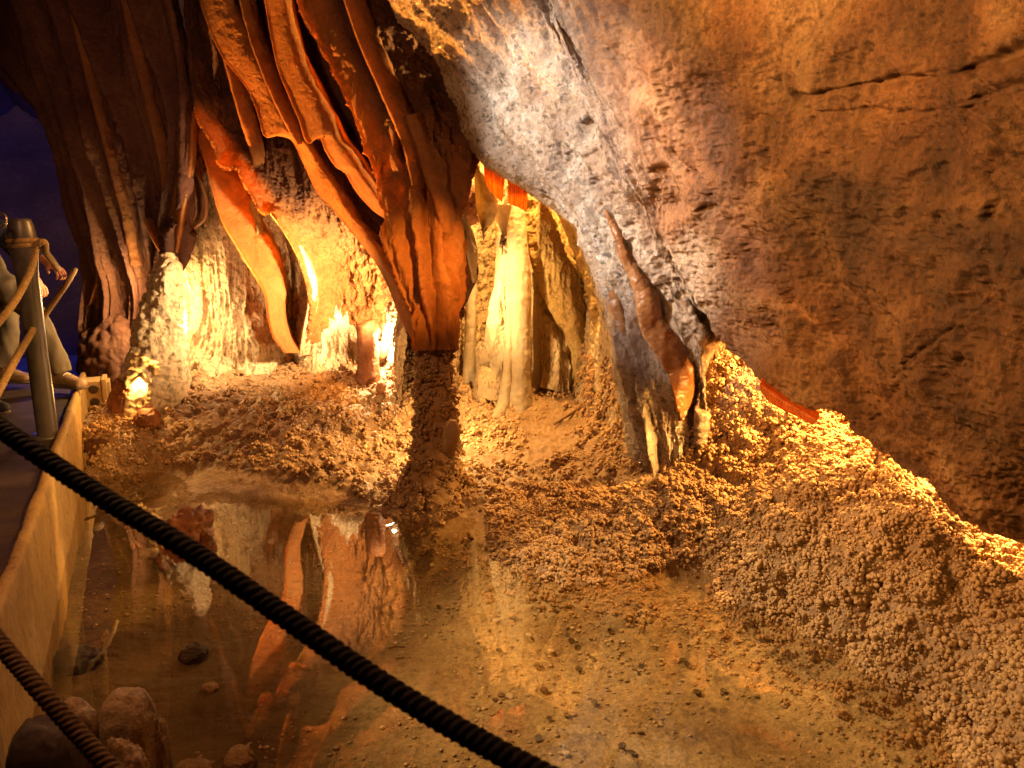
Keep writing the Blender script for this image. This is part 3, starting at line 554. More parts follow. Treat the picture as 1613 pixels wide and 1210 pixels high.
col_base = U(690, 800, 3.88); col_base[2] = 0
column = thing('popcorn_column', 'dark column joining an orange curtain above to a popcorn crusted foot', 'cave column', tuple(col_base))
P = loft([E3, c1, c2, c3, c4], 520, 300)
ppx, ppy = proj(P); slit = np.exp(-(((ppx-632-(ppy-200)*.12)/8)**2))*np.exp(-(((ppy-225)/45)**2))
up = np.clip((230-ppy)/120, 0, 1)
vv_ = np.linspace(0, 1, 300)[:, None]
d = (1-up)*(.040*np.sin(vv_*2*np.pi*4.2+1.8*fbm(P, 3, 3, 49))*np.clip(vv_*8, 0, 1)*np.clip((600-ppy)/160, .35, 1)+.055*ridge(P, 7, 3, 50, (1, 1, .12))+.016*ridge(P, 20, 3, 51, (1, 1, .2))+.006*nodules(P, 60, 59))+up*(.05*fbm(P, 4, 4, 52)+.012*nodules(P, 25, 54))+.008*fbm(P, 26, 4, 53)-.12*slit
d = d+.012*np.exp(-(np.linspace(0, 1, 300)[:, None]*300/3)**2)
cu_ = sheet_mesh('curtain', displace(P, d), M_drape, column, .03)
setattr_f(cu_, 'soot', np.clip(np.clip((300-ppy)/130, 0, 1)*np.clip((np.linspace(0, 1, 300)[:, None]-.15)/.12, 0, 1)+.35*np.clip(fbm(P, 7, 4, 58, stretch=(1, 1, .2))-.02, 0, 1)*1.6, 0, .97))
# pillar foot
cc = [U(x, y, Y_) for x, y, Y_ in [(684, 530, 3.99), (684, 560, 3.98), (684, 610, 3.97), (685, 670, 3.96), (684, 720, 3.95), (682, 760, 3.95), (680, 800, 3.96), (680, 830, 3.98)]]
P, c = tube_grid(cc, [.03, .056, .068, .074, .095, .14, .195, .235], 150, 220)
P = tdisp(P, c, .03*nodules(P, 11, 55)+.012*nodules(P, 26, 56)+.02*fbm(P, 5, 3, 57))
foot = tube_mesh('foot', P, c, M_pop, column)
n_ = P-c[:, None]; n_ /= np.linalg.norm(n_, axis=2, keepdims=True)
C, r = clusters(P, n_, np.ones(P.shape[:2]), 1100, .012, .032, 9); v, t = balls(C, r)
nod = link('nodules', v, None, t, M_pop, column); nod['kind'] = 'stuff'
for rr, wd_, lab, sd in (([(322, -60, 5.02), (345, 50, 4.98), (368, 140, 4.95), (388, 210, 4.93), (400, 250, 5.0), (404, 285, 5.2)], 15, 'thin rust coloured drapery fold behind the notched one', 61),
 ([(525, -60, 4.50), (565, 60, 4.42), (604, 150, 4.30), (630, 210, 4.18), (644, 255, 4.10), (652, 300, 4.06)], 22, 'steep brown drapery fold on the roof right of the broken tip', 62),
 ([(640, 182, 4.22), (656, 226, 4.14), (672, 280, 4.04), (688, 325, 3.98), (697, 362, 4.0), (703, 410, 4.12)], 18, 'short orange drapery fold beside the dark slit', 63),
 ([(368, -60, 4.86), (384, 20, 4.84), (405, 90, 4.80), (430, 150, 4.78), (452, 195, 4.76), (470, 228, 4.76)], 16, 'narrow inner drapery fold between the two notched curtains', 64),
 ([(95, -60, 5.42), (122, 60, 5.36), (150, 170, 5.32), (176, 270, 5.34), (196, 350, 5.42), (208, 420, 5.5)], 14, 'long dim drapery edge on the fluted wall', 65),
 ([(180, -60, 5.26), (205, 60, 5.2), (228, 150, 5.17), (248, 230, 5.2), (258, 300, 5.28), (262, 360, 5.36)], 16, 'dim brown drapery fold left of the slim orange one', 66)):
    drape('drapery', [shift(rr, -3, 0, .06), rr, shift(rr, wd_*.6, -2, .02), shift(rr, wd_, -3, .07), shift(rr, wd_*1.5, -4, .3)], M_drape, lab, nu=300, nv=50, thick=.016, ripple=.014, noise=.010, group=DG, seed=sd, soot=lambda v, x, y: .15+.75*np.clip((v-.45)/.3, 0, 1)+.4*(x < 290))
# left chamber inner curtains
f0 = [(285, -80, 5.3), (298, 60, 5.15), (306, 150, 5.05), (312, 184, 5.0), (340, 232, 4.98), (352, 264, 4.96), (372, 264, 4.95), (388, 290, 4.93), (402, 315, 4.92), (415, 334, 4.92), (431, 331, 4.92), (447, 358, 4.95), (465, 385, 5.0), (478, 420, 5.05), (488, 455, 5.12), (493, 490, 5.2), (482, 540, 5.35)]
f1 = [(330, -80, 5.3), (340, 60, 5.15), (350, 150, 5.1), (365, 200, 5.1), (390, 240, 5.08), (412, 270, 5.06), (432, 300, 5.05), (450, 330, 5.05), (468, 360, 5.08), (482, 395, 5.15), (496, 440, 5.25), (503, 480, 5.35), (500, 540, 5.5)]
f2 = [(420, -80, 5.2), (415, 60, 5.15), (420, 150, 5.12), (440, 210, 5.12), (470, 260, 5.12), (500, 305, 5.15), (525, 340, 5.22), (540, 380, 5.35), (540, 430, 5.5), (530, 490, 5.62), (525, 540, 5.7)]
f3 = [(520, -80, 5.1), (510, 60, 5.05), (510, 150, 5.0), (530, 230, 4.98), (565, 300, 4.98), (592, 345, 5.0), (612, 390, 5.05), (622, 440, 5.25), (620, 500, 5.5), (610, 550, 5.7)]
f1, f2, f3 = [[(a, b, c+.22*min(1, max(0, (225-b)/60))) for a, b, c in r] for r in (f1, f2, f3)]
drape('drapery', [f0, f1, f2, f3], M_drape, 'broad rough orange drapery over the bright niche with the broken stub', nu=480, nv=260, thick=.02, ripple=.03, noise=.034, group=DG, seed=4, flute=.035, fs=11, soot=lambda v, x, y: np.maximum(np.clip((430-y)/140, 0, .9)*np.clip((v-.1)/.1, 0, 1), np.clip((180-y)/30, 0, 1)))  # upper face darkened: dark rock plus light fall-off put into the colour
s0 = [(303, 200, 5.16), (322, 245, 5.12), (337, 300, 5.06), (350, 345, 5.02), (375, 390, 5.0), (400, 430, 5.0), (418, 460, 5.02), (424, 500, 5.08), (432, 530, 5.15), (452, 556, 5.25)]
s1 = [(320, 195, 5.22), (350, 255, 5.18), (375, 315, 5.14), (400, 360, 5.12), (424, 400, 5.12), (440, 440, 5.14), (444, 500, 5.2), (455, 535, 5.27), (468, 556, 5.34)]
s2 = [(345, 190, 5.35), (375, 255, 5.32), (400, 315, 5.3), (420, 360, 5.3), (440, 400, 5.35), (450, 440, 5.5), (452, 500, 5.65), (462, 535, 5.65), (472, 556, 5.6)]
drape('drapery', [s0, s1, s2], M_drape, 'narrow tall amber drapery dropping to the golden flowstone wall', nu=360, nv=90, thick=.016, ripple=.015, noise=.01, group=DG, seed=5)
k0 = [(307, 176, 5.06), (304, 212, 5.05), (302, 250, 5.05), (296, 292, 5.07), (287, 345, 5.12), (279, 398, 5.2)]
drape('drapery', [shift(k0, 5, 0, .06), k0, shift(k0, -12, -2, .03), shift(k0, -22, -2, .2)], M_drape, 'slim orange drapery ending above the grey cone', nu=220, nv=40, thick=.014, noise=.008, group=DG, seed=17, ripple=.008)
k1 = [(302, 268, 5.3), (318, 292, 5.3), (325, 320, 5.3), (322, 345, 5.3), (304, 362, 5.3), (303, 385, 5.3), (288, 405, 5.32), (282, 430, 5.34)]
drape('drapery', [k1, shift(k1, -9, -2, .05), shift(k1, -14, 0, .16)], M_pale, 'small pale wavy drapery beside the grey cone', nu=160, nv=24, thick=.012, noise=.003, group=DG, seed=6, ripple=.004)
k2 = [(374, 268, 5.12), (384, 290, 5.1), (397, 308, 5.1), (395, 326, 5.1), (402, 346, 5.1), (405, 378, 5.12)]
drape('drapery', [k2, shift(k2, 7, -3, .04), shift(k2, 10, -4, .14)], M_yellow, 'thin curly yellow drapery under the notched orange one', nu=140, nv=20, thick=.01, noise=.003, group=DG, seed=7, ripple=.004)
k3 = [(431, 331, 5.0), (455, 365, 5.02), (472, 395, 5.06), (485, 430, 5.1), (492, 470, 5.18), (484, 520, 5.3), (478, 560, 5.4)]
drape('drapery', [shift(k3, -7, 2, -.02), shift(k3, 2, 0, .0), shift(k3, 10, -2, .12)], M_wall, 'pale ribbon drapery edging the dark cleft in the golden wall', nu=200, nv=24, thick=.014, noise=.004, group=DG, seed=8, ripple=.006)
# two thin ribs low on the fluted wall
for rr, lab in (([(205, 290, 5.46), (225, 335, 5.40), (240, 372, 5.36), (260, 405, 5.30), (272, 425, 5.28)], 'orange thread of drapery running down to the grey cone'), ([(140, 250, 5.62), (147, 300, 5.58), (151, 345, 5.56), (155, 400, 5.56), (154, 435, 5.57), (142, 480, 5.64)], 'glowing orange drapery rim near the dark blue passage')):
    drape('drapery', [shift(rr, -3, 0, .1), rr, shift(rr, 8, -2, .05), shift(rr, 15, -2, .22)], M_drape, lab, nu=160, nv=20, thick=.014, noise=.004, group=DG, seed=9, ripple=.004)
# ------------------------------------------------------------------ stalagmites
def stal(name, ctr, rad, mat, label, cat, ns=48, nl=120, seed=0, amp=.02, nod=.0, group=None, fine=.004):
    C = [U(*q) for q in ctr]
    def dd(P): return amp*ridge(P, 8, 3, seed, (1, 1, .3))+fine*fbm(P, 40, 3, seed+1)+(nod*nodules(P, 22, seed+2) if nod else 0)
    P, c = tube_grid(C, rad, ns, nl); P = tdisp(P, c, dd(P))
    return tag(tube_mesh(name, P, c, mat, None, C[-1]), label, cat, group)
SG = 'stalagmites'
stal('stalagmite', [(264, 405, 5.2), (264, 425, 5.15), (260, 470, 5.12), (254, 520, 5.1), (248, 570, 5.08), (244, 620, 5.05), (240, 660, 5.05)], [.03, .06, .095, .125, .16, .20, .24], M_wall, 'grey white cone stalagmite lit by lamps on the far left bank', 'stalagmite', 120, 260, 1, .04, .03, SG, .012)
stal('stalagmite', [(577, 506, 5.22), (578, 509, 5.22), (579, 530, 5.22), (580, 570, 5.22), (581, 605, 5.2)], [.045, .062, .066, .07, .082], M_red, 'broken flat topped stub standing before the blazing niche lamp', 'stalagmite', 48, 90, 4, .012, 0, SG)
stal('stalagmite', [(533, 706, 4.5), (533, 712, 4.5), (532, 728, 4.48), (530, 745, 4.47)], [.02, .034, .045, .06], M_pop, 'tiny dark knob stalagmite on the bank left of the column', 'stalagmite', 32, 40, 6, .006, .01, SG)
stal('stalagmite', [(606, 768, 4.08), (606, 774, 4.08), (605, 792, 4.06)], [.008, .016, .028], M_pale, 'small pale pointed stalagmite at the water edge by the column', 'stalagmite', 24, 30, 7, .004, 0, SG)
stal('stalagmite', [(714, 662, 3.72), (713, 670, 3.72), (711, 690, 3.72), (709, 706, 3.73), (711, 716, 3.76)], [.02, .034, .04, .032, .02], M_pop, 'rounded knob like a skull on the foot of the popcorn column', 'stalagmite', 32, 50, 8, .008, 0, SG)
stal('stalagmite', [(768, 538, 5.15), (768, 544, 5.15), (769, 575, 5.13), (774, 590, 5.1), (775, 632, 5.05)], [.04, .065, .075, .11, .115], M_wall, 'squat two tiered stalagmite left of the white column', 'stalagmite', 48, 90, 9, .014, .012, SG)
# ------------------------------------------------------------------ recess chamber
RW = [
 [(690, 190, 4.9), (700, 300, 4.9), (705, 420, 4.95), (705, 520, 5.0), (700, 650, 4.85)],
 [(740, 190, 5.5), (740, 300, 5.7), (740, 420, 5.8), (738, 520, 5.7), (735, 650, 5.3)],
 [(800, 190, 5.7), (800, 300, 6.0), (805, 420, 6.2), (810, 520, 6.1), (812, 650, 5.6)],
 [(860, 190, 5.5), (870, 300, 5.8), (880, 420, 6.0), (880, 520, 5.9), (880, 650, 5.5)],
 [(920, 190, 5.1), (925, 300, 5.2), (930, 400, 5.2), (930, 520, 5.1), (925, 660, 4.75)],
 [(960, 190, 4.9), (965, 300, 4.9), (965, 420, 4.7), (962, 540, 4.55), (960, 690, 4.3)],
 [(1010, 190, 4.5), (1010, 300, 4.4), (1000, 450, 4.15), (1005, 600, 4.0), (1005, 730, 3.85)],
]
P = loft(RW, 420, 420)
P = displace(P, .035*ridge(P, 6, 3, 80, (1, 1, .15))+.02*fbm(P, 4, 4, 81)+.022*nodules(P, 24, 82, (1, 1, .6))+.014*ridge(P, 22, 3, 84)+.006*fbm(P, 50, 2, 83))
RWP = P
tag(sheet_mesh('flowstone_wall', P, M_wall, None, None, P[200, 200]), 'pitted yellow flowstone wall of the inner recess', 'rock wall')
ax, ay = proj(RWP); wr_ = np.clip((ay-545)/60, 0, 1)*np.clip((ax-905)/20, 0, 1)*(fbm(RWP, 7, 3, 85) > -.25)
C, r = clusters(RWP, gnormals(RWP), wr_, 420, .014, .032, 9); v, t = balls(C, r)
tag(link('cave_popcorn', v, None, t, M_pop), 'amber cave popcorn on the lower recess wall beside the wet drapery', 'cave popcorn', None, 'stuff')
stal('white_column', [(812, 310, 5.15), (812, 340, 5.1), (816, 400, 5.05), (819, 460, 5.02), (819, 520, 5.0), (819, 570, 4.98), (818, 615, 4.96), (818, 650, 4.95)], [.04, .05, .065, .07, .066, .066, .075, .10], M_pale, 'tall smooth white calcite column in the middle of the recess', 'cave column', 60, 220, 12, .012, 0, None, .006)
stal('white_column', [(800, 400, 5.1), (801, 460, 5.05), (803, 520, 5.0), (802, 560, 4.97), (799, 600, 4.94), (792, 640, 4.9), (775, 665, 4.8), (755, 690, 4.65)], [.015, .02, .025, .03, .035, .04, .045, .05], M_pale, 'slim white rib flowing off the column into a wet tongue', 'cave column', 32, 160, 13, .008, 0, None, .005)
yl = [(816, 300, 5.2), (826, 350, 5.16), (838, 400, 5.12), (852, 450, 5.1), (870, 490, 5.1), (890, 520, 5.12), (902, 560, 5.12), (905, 600, 5.1)]
yr = [(845, 270, 5.35), (870, 330, 5.3), (890, 380, 5.28), (908, 430, 5.25), (920, 480, 5.22), (925, 530, 5.2), (922, 570, 5.18), (920, 605, 5.15)]
ym = [((a[0]+b[0])/2, (a[1]+b[1])/2, (a[2]+b[2])/2-.08) for a, b in zip(yl, yr)]
drape('drapery', [shift(yl, 6, 0, .12), yl, ym, yr, shift(yr, 4, 0, .12)], M_yellow, 'thick yellow slanting drapery right of the white column', nu=300, nv=120, thick=.03, ripple=.02, noise=.014, group=DG, seed=14, edge=0, flute=.02)
wl = [(785, 390, 5.25), (778, 450, 5.2), (768, 500, 5.16), (762, 550, 5.12), (760, 600, 5.1)]
wr = [(803, 390, 5.2), (803, 450, 5.12), (802, 500, 5.08), (802, 550, 5.05), (802, 620, 5.02)]
drape('drapery', [wl, [(795, 390, 5.15), (790, 450, 5.08), (783, 500, 5.05), (780, 550, 5.03), (780, 600, 5.0)], wr], M_pale, 'lumpy whitish drapery skirting the left of the white column', nu=200, nv=90, thick=.03, ripple=.03, noise=.014, group=DG, seed=15, edge=0, flute=.03, fs=16)
b1_ = [(838, 430, 5.3), (842, 470, 5.28), (850, 520, 5.25), (858, 570, 5.2), (850, 610, 5.15)]
b2_ = [(860, 470, 5.3), (872, 510, 5.25), (888, 550, 5.2), (900, 590, 5.15), (895, 625, 5.1)]
drape('drapery', [b1_, [(848, 440, 5.25), (858, 490, 5.2), (868, 540, 5.15), (875, 580, 5.1), (872, 615, 5.05)], b2_], M_wall, 'pinkish fluted drapery low between the white column and yellow one', nu=180, nv=80, thick=.03, ripple=.02, noise=.01, group=DG, seed=16, edge=0, flute=.03, fs=14)
for cx_, y0, y1, Y_, r_, lab in ((784, 405, 612, 5.22, .022, 'slim cream column left of the tall white one'), (846, 415, 600, 5.30, .020, 'slim cream column in the dark gap right of the white column'), (866, 470, 596, 5.28, .017, 'thin short column under the yellow drapery'), (742, 450, 600, 5.3, .028, 'brown slim column in the shadow behind the popcorn column')):
    stal('slim_column', [(cx_+4, y0-90, Y_+.1), (cx_+2, y0, Y_+.03), (cx_, (y0+y1)/2, Y_), (cx_-1, y1-20, Y_-.03), (cx_-2, y1+20, Y_-.06)], [r_*.8, r_, r_*1.05, r_*1.5, r_*2.6], M_pale, lab, 'cave column', 28, 140, int(cx_), .010, .006, 'slim columns in the recess', .004)
zl = [(858, 262, 5.0), (880, 320, 5.02), (905, 380, 5.0), (925, 430, 4.96), (940, 490, 4.9), (945, 540, 4.85)]
drape('drapery', [shift(zl, -8, 0, .14), zl, shift(zl, 12, -3, .0), shift(zl, 24, -5, .16)], M_yellow, 'golden rib of drapery along the right recess wall', nu=220, nv=60, thick=.02, ripple=.02, noise=.016, group=DG, seed=71, edge=0, flute=.02)
zr = [(905, 340, 4.7), (925, 400, 4.66), (942, 450, 4.6), (955, 510, 4.52), (962, 560, 4.46)]
drape('drapery', [shift(zr, -8, 0, .12), zr, shift(zr, 10, -3, .0), shift(zr, 20, -5, .14)], M_wall, 'tan rib of drapery on the recess wall beside the wet one', nu=220, nv=60, thick=.02, ripple=.02, noise=.016, group=DG, seed=72, edge=0, flute=.02)
# hanging teeth and bacon strips at the recess mouth
def tooth(name, left, right, Y_, mat, label, seed, cat='drapery', grp=DG, bulge=.04, nu=140, nv=60, th=.02, fl=.008):
    mid = [((a[0]+b[0])/2, (a[1]+b[1])/2) for a, b in zip(left, right)]
    rails = [[(x, y, Y_) for x, y in left], [(x, y, Y_-bulge) for x, y in mid], [(x, y, Y_) for x, y in right]]
    return drape(name, rails, mat, label, cat, nu, nv, th, .008, 10, .006, grp, None, seed, 0, (1, 1, .2), fl, 20)
tooth('drapery', [(748, 262), (748, 300), (752, 335), (757, 355), (760, 362)], [(756, 262), (782, 310), (782, 330), (774, 352), (763, 364)], 4.55, M_pale, 'ivory tooth shaped drapery hanging at the recess mouth', 20)
tooth('drapery', [(778, 322), (779, 340), (786, 356), (791, 372), (790, 384)], [(806, 322), (804, 335), (800, 350), (797, 372), (793, 386)], 4.6, M_pale, 'smaller ivory drapery with a drip tip behind the ivory tooth', 21)
tooth('drapery', [(702, 345), (720, 350), (732, 385), (738, 415), (744, 440)], [(730, 338), (742, 360), (750, 390), (750, 420), (748, 445)], 4.35, M_pale, 'cream curved drapery pointing down right of the orange curtain', 22)
tooth('drapery', [(697, 340), (697, 360), (698, 378), (701, 390), (703, 394)], [(712, 340), (722, 352), (722, 366), (714, 380), (705, 394)], 4.25, M_drape, 'small orange flag of drapery against the orange curtain', 23, th=.01)
tooth('drapery', [(704, 395), (706, 420), (708, 450), (708, 480), (712, 498)], [(748, 400), (752, 425), (745, 455), (735, 475), (722, 500)], 4.5, M_dark, 'dark brown hanging block below the cream drapery', 24, th=.06, bulge=.08)
tooth('bacon_strip', [(762, 260), (763, 275), (766, 290), (775, 303), (785, 314)], [(795, 262), (795, 278), (794, 290), (793, 305), (791, 318)], 4.5, M_bacon, 'left amber banded translucent strip hanging from the slab edge', 25, 'bacon strip', 'banded strips under the slab', .0, th=.006, fl=0)
tooth('bacon_strip', [(800, 262), (800, 278), (800, 290), (800, 305), (800, 320)], [(832, 275), (832, 290), (831, 305), (830, 318), (829, 332)], 4.46, M_bacon, 'right fiery orange banded strip hanging from the slab edge', 26, 'bacon strip', 'banded strips under the slab', .0, th=.006, fl=0)
low = [(1196, 600, 3.10), (1215, 614, 3.06), (1240, 630, 2.99), (1262, 643, 2.92), (1286, 657, 2.85)]
lowb = [(1197, 609, 3.11), (1210, 627, 3.07), (1235, 642, 3.0), (1258, 653, 2.93), (1280, 665, 2.86)]
drape('bacon_strip', [shift(lowb, 1, 3, .05), shift(low, 1, 6, .03), shift(low, 3, 1, .06), shift(low, 6, -10, .16)], M_bacon, 'long orange glowing strip along the lower rim of the brown slab', 'bacon strip', 160, 24, .008, .004, 9, .002, 'banded strips under the slab', None, 27, .006)
# stalactites
def tite(x, y, Y_, ln, r, mat, label, grp, name='stalactite'):
    C = [U(x, y-6, Y_), U(x, y, Y_), U(x+.5, y+ln*.6, Y_), U(x+1, y+ln, Y_)]
    P, c = tube_grid(C, [r*1.3, r, r*.6, r*.15], 14, 30); P = tdisp(P, c, .15*r*fbm(P, 60, 2, int(x)))
    return tag(tube_mesh(name, P, c, mat, None, C[0]), label, 'stalactite', grp)
FR = 'fringe of small stalactites over the recess'
for k, (x, y, l) in enumerate([(701, 240, 22), (706, 236, 16), (710, 236, 18), (714, 234, 20), (718, 235, 17), (722, 235, 16), (726, 236, 14), (730, 238, 15), (736, 242, 12), (727, 268, 14), (707, 262, 10), (741, 280, 16)]):
    tite(x, y, 4.28+.01*(k % 3), l, .011, M_drape, 'short orange stalactite in the fringe above the recess', FR)
tite(761, 352, 4.53, 28, .011, M_pale, 'ivory dripstone straw under the ivory tooth', None)
tite(791, 376, 4.58, 26, .010, M_pale, 'thin ivory straw under the smaller ivory drapery', None)
tite(838, 288, 4.25, 10, .012, M_wet, 'short dark stalactite on the slab rim beside the fiery strip', None)
# rusty glowing rock inside the mouth
blob('rock_boss', U(736, 320, 4.95), (.12, .10, .14), M_red, .3, 4, 31); tag(bpy.data.objects['rock_boss'], 'red glowing rock boss deep behind the ivory tooth', 'rock')
# ------------------------------------------------------------------ amber ribbons on the wet strip
q1 = [(945, 318, 3.74), (970, 370, 3.70), (985, 420, 3.67), (1005, 465, 3.65), (1012, 490, 3.63), (1018, 520, 3.62), (1032, 545, 3.59), (1050, 575, 3.56), (1062, 610, 3.54), (1067, 640, 3.54), (1071, 662, 3.56)]
q1r = [(948, 316, 3.78), (976, 366, 3.72), (998, 412, 3.68), (1020, 455, 3.66), (1038, 480, 3.65), (1050, 512, 3.64), (1068, 540, 3.62), (1086, 572, 3.60), (1090, 604, 3.60), (1080, 640, 3.58), (1073, 664, 3.58)]
q1, q1r = [[tuple(v) for v in resample(np.array(q), 12)] for q in (q1, q1r)]
q1m = [((a[0]+b[0])/2, (a[1]+b[1])/2, (a[2]+b[2])/2-.015) for a, b in zip(q1, q1r)]
drape('drapery', [shift(q1, 6, 0, .10), q1, q1m, q1r, shift(q1r, 8, -3, .10)], M_amber, 'long wavy amber drapery ribbon on the wet strip beside the right bank', nu=300, nv=60, thick=.010, group=DG, seed=32, noise=.010, ripple=.02, rs=12, edge=0)
q3 = [(953, 440, 3.84), (964, 490, 3.81), (974, 530, 3.78), (984, 575, 3.75), (994, 620, 3.71), (1004, 655, 3.68), (1014, 668, 3.67)]
drape('drapery', [shift(q3, -2, 0, .10), q3, shift(q3, 12, -4, -.02), shift(q3, 22, -6, .02), shift(q3, 30, -6, .12)], M_amber, 'dark amber drapery ribbon along the left rim of the wet strip', nu=220, nv=40, thick=.010, group=DG, seed=34, noise=.008, ripple=.012, edge=0)
# ------------------------------------------------------------------ left boulders and pool stones
LB = 'rocks on the left bank'
def rock(name, x, y, Y_, rad, mat, label, seed, grp=None, amp=.25, I=ICO4, scale=3, nod=0, fl=.85, sit=None):
    c = U(x, y, Y_); rad = list(rad)
    if sit == 'bed':
        for _ in range(5): c = UZ(x, y, float(ground_z(c[0], c[1]))+rad[2]*.55)
    elif sit:
        top = c[2]+rad[2]; bot = float(ground_z(c[0], c[1]))-.03; rad[2] = (top-bot)/2; c[2] = (top+bot)/2
    ex = (lambda V: nod*nodules(V, 16, seed)) if nod else None
    o = blob(name, c, rad, mat, amp, scale, seed, I, None, c-np.array([0, 0, rad[2]*.8]), ex, fl); return tag(o, label, 'rock', grp)
rock('boulder', 190, 585, 5.75, (.24, .22, .40), M_dark, 'dark brown boulder behind the junction box', 41, LB, nod=.05, I=ICO5)
rock('boulder', 205, 655, 4.95, (.085, .12, .24), M_red, 'tall rusty boulder hiding a lamp below the grey cone', 42, LB, nod=.04, I=ICO5)
rock('boulder', 233, 662, 4.78, (.075, .08, .07), M_red, 'glowing orange angular rock in front of the hidden lamp', 43, LB)
rock('boulder', 178, 705, 4.75, (.14, .18, .11), M_dark, 'low dark rock at the foot of the kerb wall', 44, LB, nod=.04)
PS = 'stones in the near left corner of the pool'
rock('island_rock', 292, 830, 3.5, (.125, .10, .06), M_red, 'jagged reddish rock rising out of the pool', 45, amp=.5, scale=5, sit='top')
rock('stone', 240, 872, 3.2, (.05, .04, .025), M_pale, 'small pale stone under water beside the jagged reddish rock', 46, sit='bed')
rock('stone', 200, 1130, 1.84, (.075, .075, .08), M_stone, 'tall rounded brown stone with a wet top in the near corner', 47, PS, fl=.72, amp=.09, sit='top')
rock('stone', 122, 1140, 1.78, (.055, .05, .06), M_stone, 'mossy brown stone between the kerb and the tall stone', 48, PS, fl=.7, amp=.14, sit='top')
rock('stone', 75, 1195, 1.66, (.085, .07, .10), M_darkstone, 'black block of stone in the extreme near corner', 49, PS, fl=.6, amp=.12, sit='top')
rock('stone', 200, 1200, 1.68, (.055, .05, .06), M_stone, 'brown stone lying in front of the tall rounded one', 50, PS, sit='top')
rock('stone', 243, 1165, 1.86, (.035, .04, .07), M_stone, 'slim brown stone leaning right of the tall rounded one', 51, PS, sit='top')
rock('stone', 377, 1200, 1.98, (.045, .045, .04), M_stone, 'round orange brown stone sunk under the near water', 52, PS, sit='bed')
rock('stone', 305, 1222, 1.9, (.06, .05, .04), M_stone, 'flat ochre stone cut by the bottom of the view', 53, PS, sit='bed')
rock('stone', 120, 1040, 2.25, (.08, .07, .05), M_darkstone, 'dark flat stone under water by the kerb wall', 54, PS, sit='bed')
rock('stone', 305, 1030, 2.5, (.05, .05, .03), M_darkstone, 'dark sunken stone in the middle of the brown shallows', 55, sit='bed')
rock('stone', 330, 1085, 2.2, (.03, .025, .018), M_stone, 'small ochre pebble among the brown shallows', 56, sit='bed')
rock('stone', 600, 612, 5.0, (.03, .03, .04), M_red, 'little rock beside the foot of the broken stub', 57)
# ------------------------------------------------------------------ coins on the pool bed
M_coin = plain('coin_bronze', (.10, .075, .045), .45, .6); M_silver = plain('coin_silver', (.62, .55, .44), .35, .5)
def disc(r, h, n=20):
    a = np.linspace(0, 2*np.pi, n, endpoint=False); pr = [(r*.8, h), (r*.86, h*1.0), (r*.9, h*1.25), (r, h*1.1), (r, 0)]
    V = [np.stack([q*np.cos(a), q*np.sin(a), np.full(n, z)], -1) for q, z in pr]; V.append(np.array([[0, 0, h]])); V = np.concatenate(V)
    q = []
    for k in range(len(pr)-1):
        for j in range(n): q.append((k*n+j, k*n+(j+1) % n, (k+1)*n+(j+1) % n, (k+1)*n+j))
    t = [(j, (j+1) % n, len(V)-1) for j in range(n)]
    return V, np.array(q)[:, ::-1], np.array(t)
cv, cq, ct = disc(.0125, .0022)
coin_d = link('coin', cv, cq, ct, M_coin, smooth=False); coin_s = link('coin', cv, cq, ct, M_silver, smooth=False)
dark = [(860, 947), (894, 1001), (900, 1010), (762, 1020), (786, 1024), (857, 1087), (790, 1095), (846, 1047), (740, 895), (865, 1131), (932, 1036), (1140, 1088), (1098, 1090), (995, 1185), (980, 1175), (893, 1127), (936, 1106), (780, 1102), (1000, 1056), (950, 983), (848, 1163), (912, 1054), (1010, 1050), (1076, 1040), (690, 955), (680, 890)]
light = [(868, 1025), (802, 1097), (891, 1186), (781, 977), (832, 1000), (900, 1000)]
def put(o, x, y, r, first):
    w = UZ(x, y, -.15)
    for _ in range(3): w = UZ(x, y, float(ground_z(w[0], w[1]))+.012)
    c = o if first else o.copy()
    if not first: COL.objects.link(c)
    c.location = w; c.rotation_euler = (rng.normal()*.12, rng.normal()*.12, rng.random()*6); c.scale = (r, r, 1)
    return c
for k, (x, y) in enumerate(dark): tag(put(coin_d, x, y, .8+.5*rng.random(), k == 0), 'tarnished dark coin lying on the sandy pool bed', 'coin', 'dark coins on the pool bed')
for k, (x, y) in enumerate(light[:5]): tag(put(coin_s, x, y, .85+.3*rng.random(), k == 0), 'pale shiny coin lying on the sandy pool bed', 'coin', 'pale coins on the pool bed')
# twigs
M_wood = rockmat('twig_bark', [(.3, (.10, .05, .02)), (.7, (.2, .11, .05))], 20, None, ((90, .5, .002),), (.6, .9))
def twig(pts, r, label):
    W = []
    for x, y in pts:
        w = UZ(x, y, .2)
        for _ in range(6): w = UZ(x, y, float(ground_z(w[0], w[1]))+.045)
        W.append(w)
    tag(tube('stick', W, [r, r*.9, r*.7], M_wood, 10, 60, lambda P: .002*fbm(P, 50, 2, 3)), label, 'stick')
twig([(962, 614), (915, 642), (874, 668)], .011, 'thin stick lying on the mud floor of the recess')
twig([(612, 1021), (626, 1018), (638, 1019)], .006, 'short black twig sunk on the pool bed')
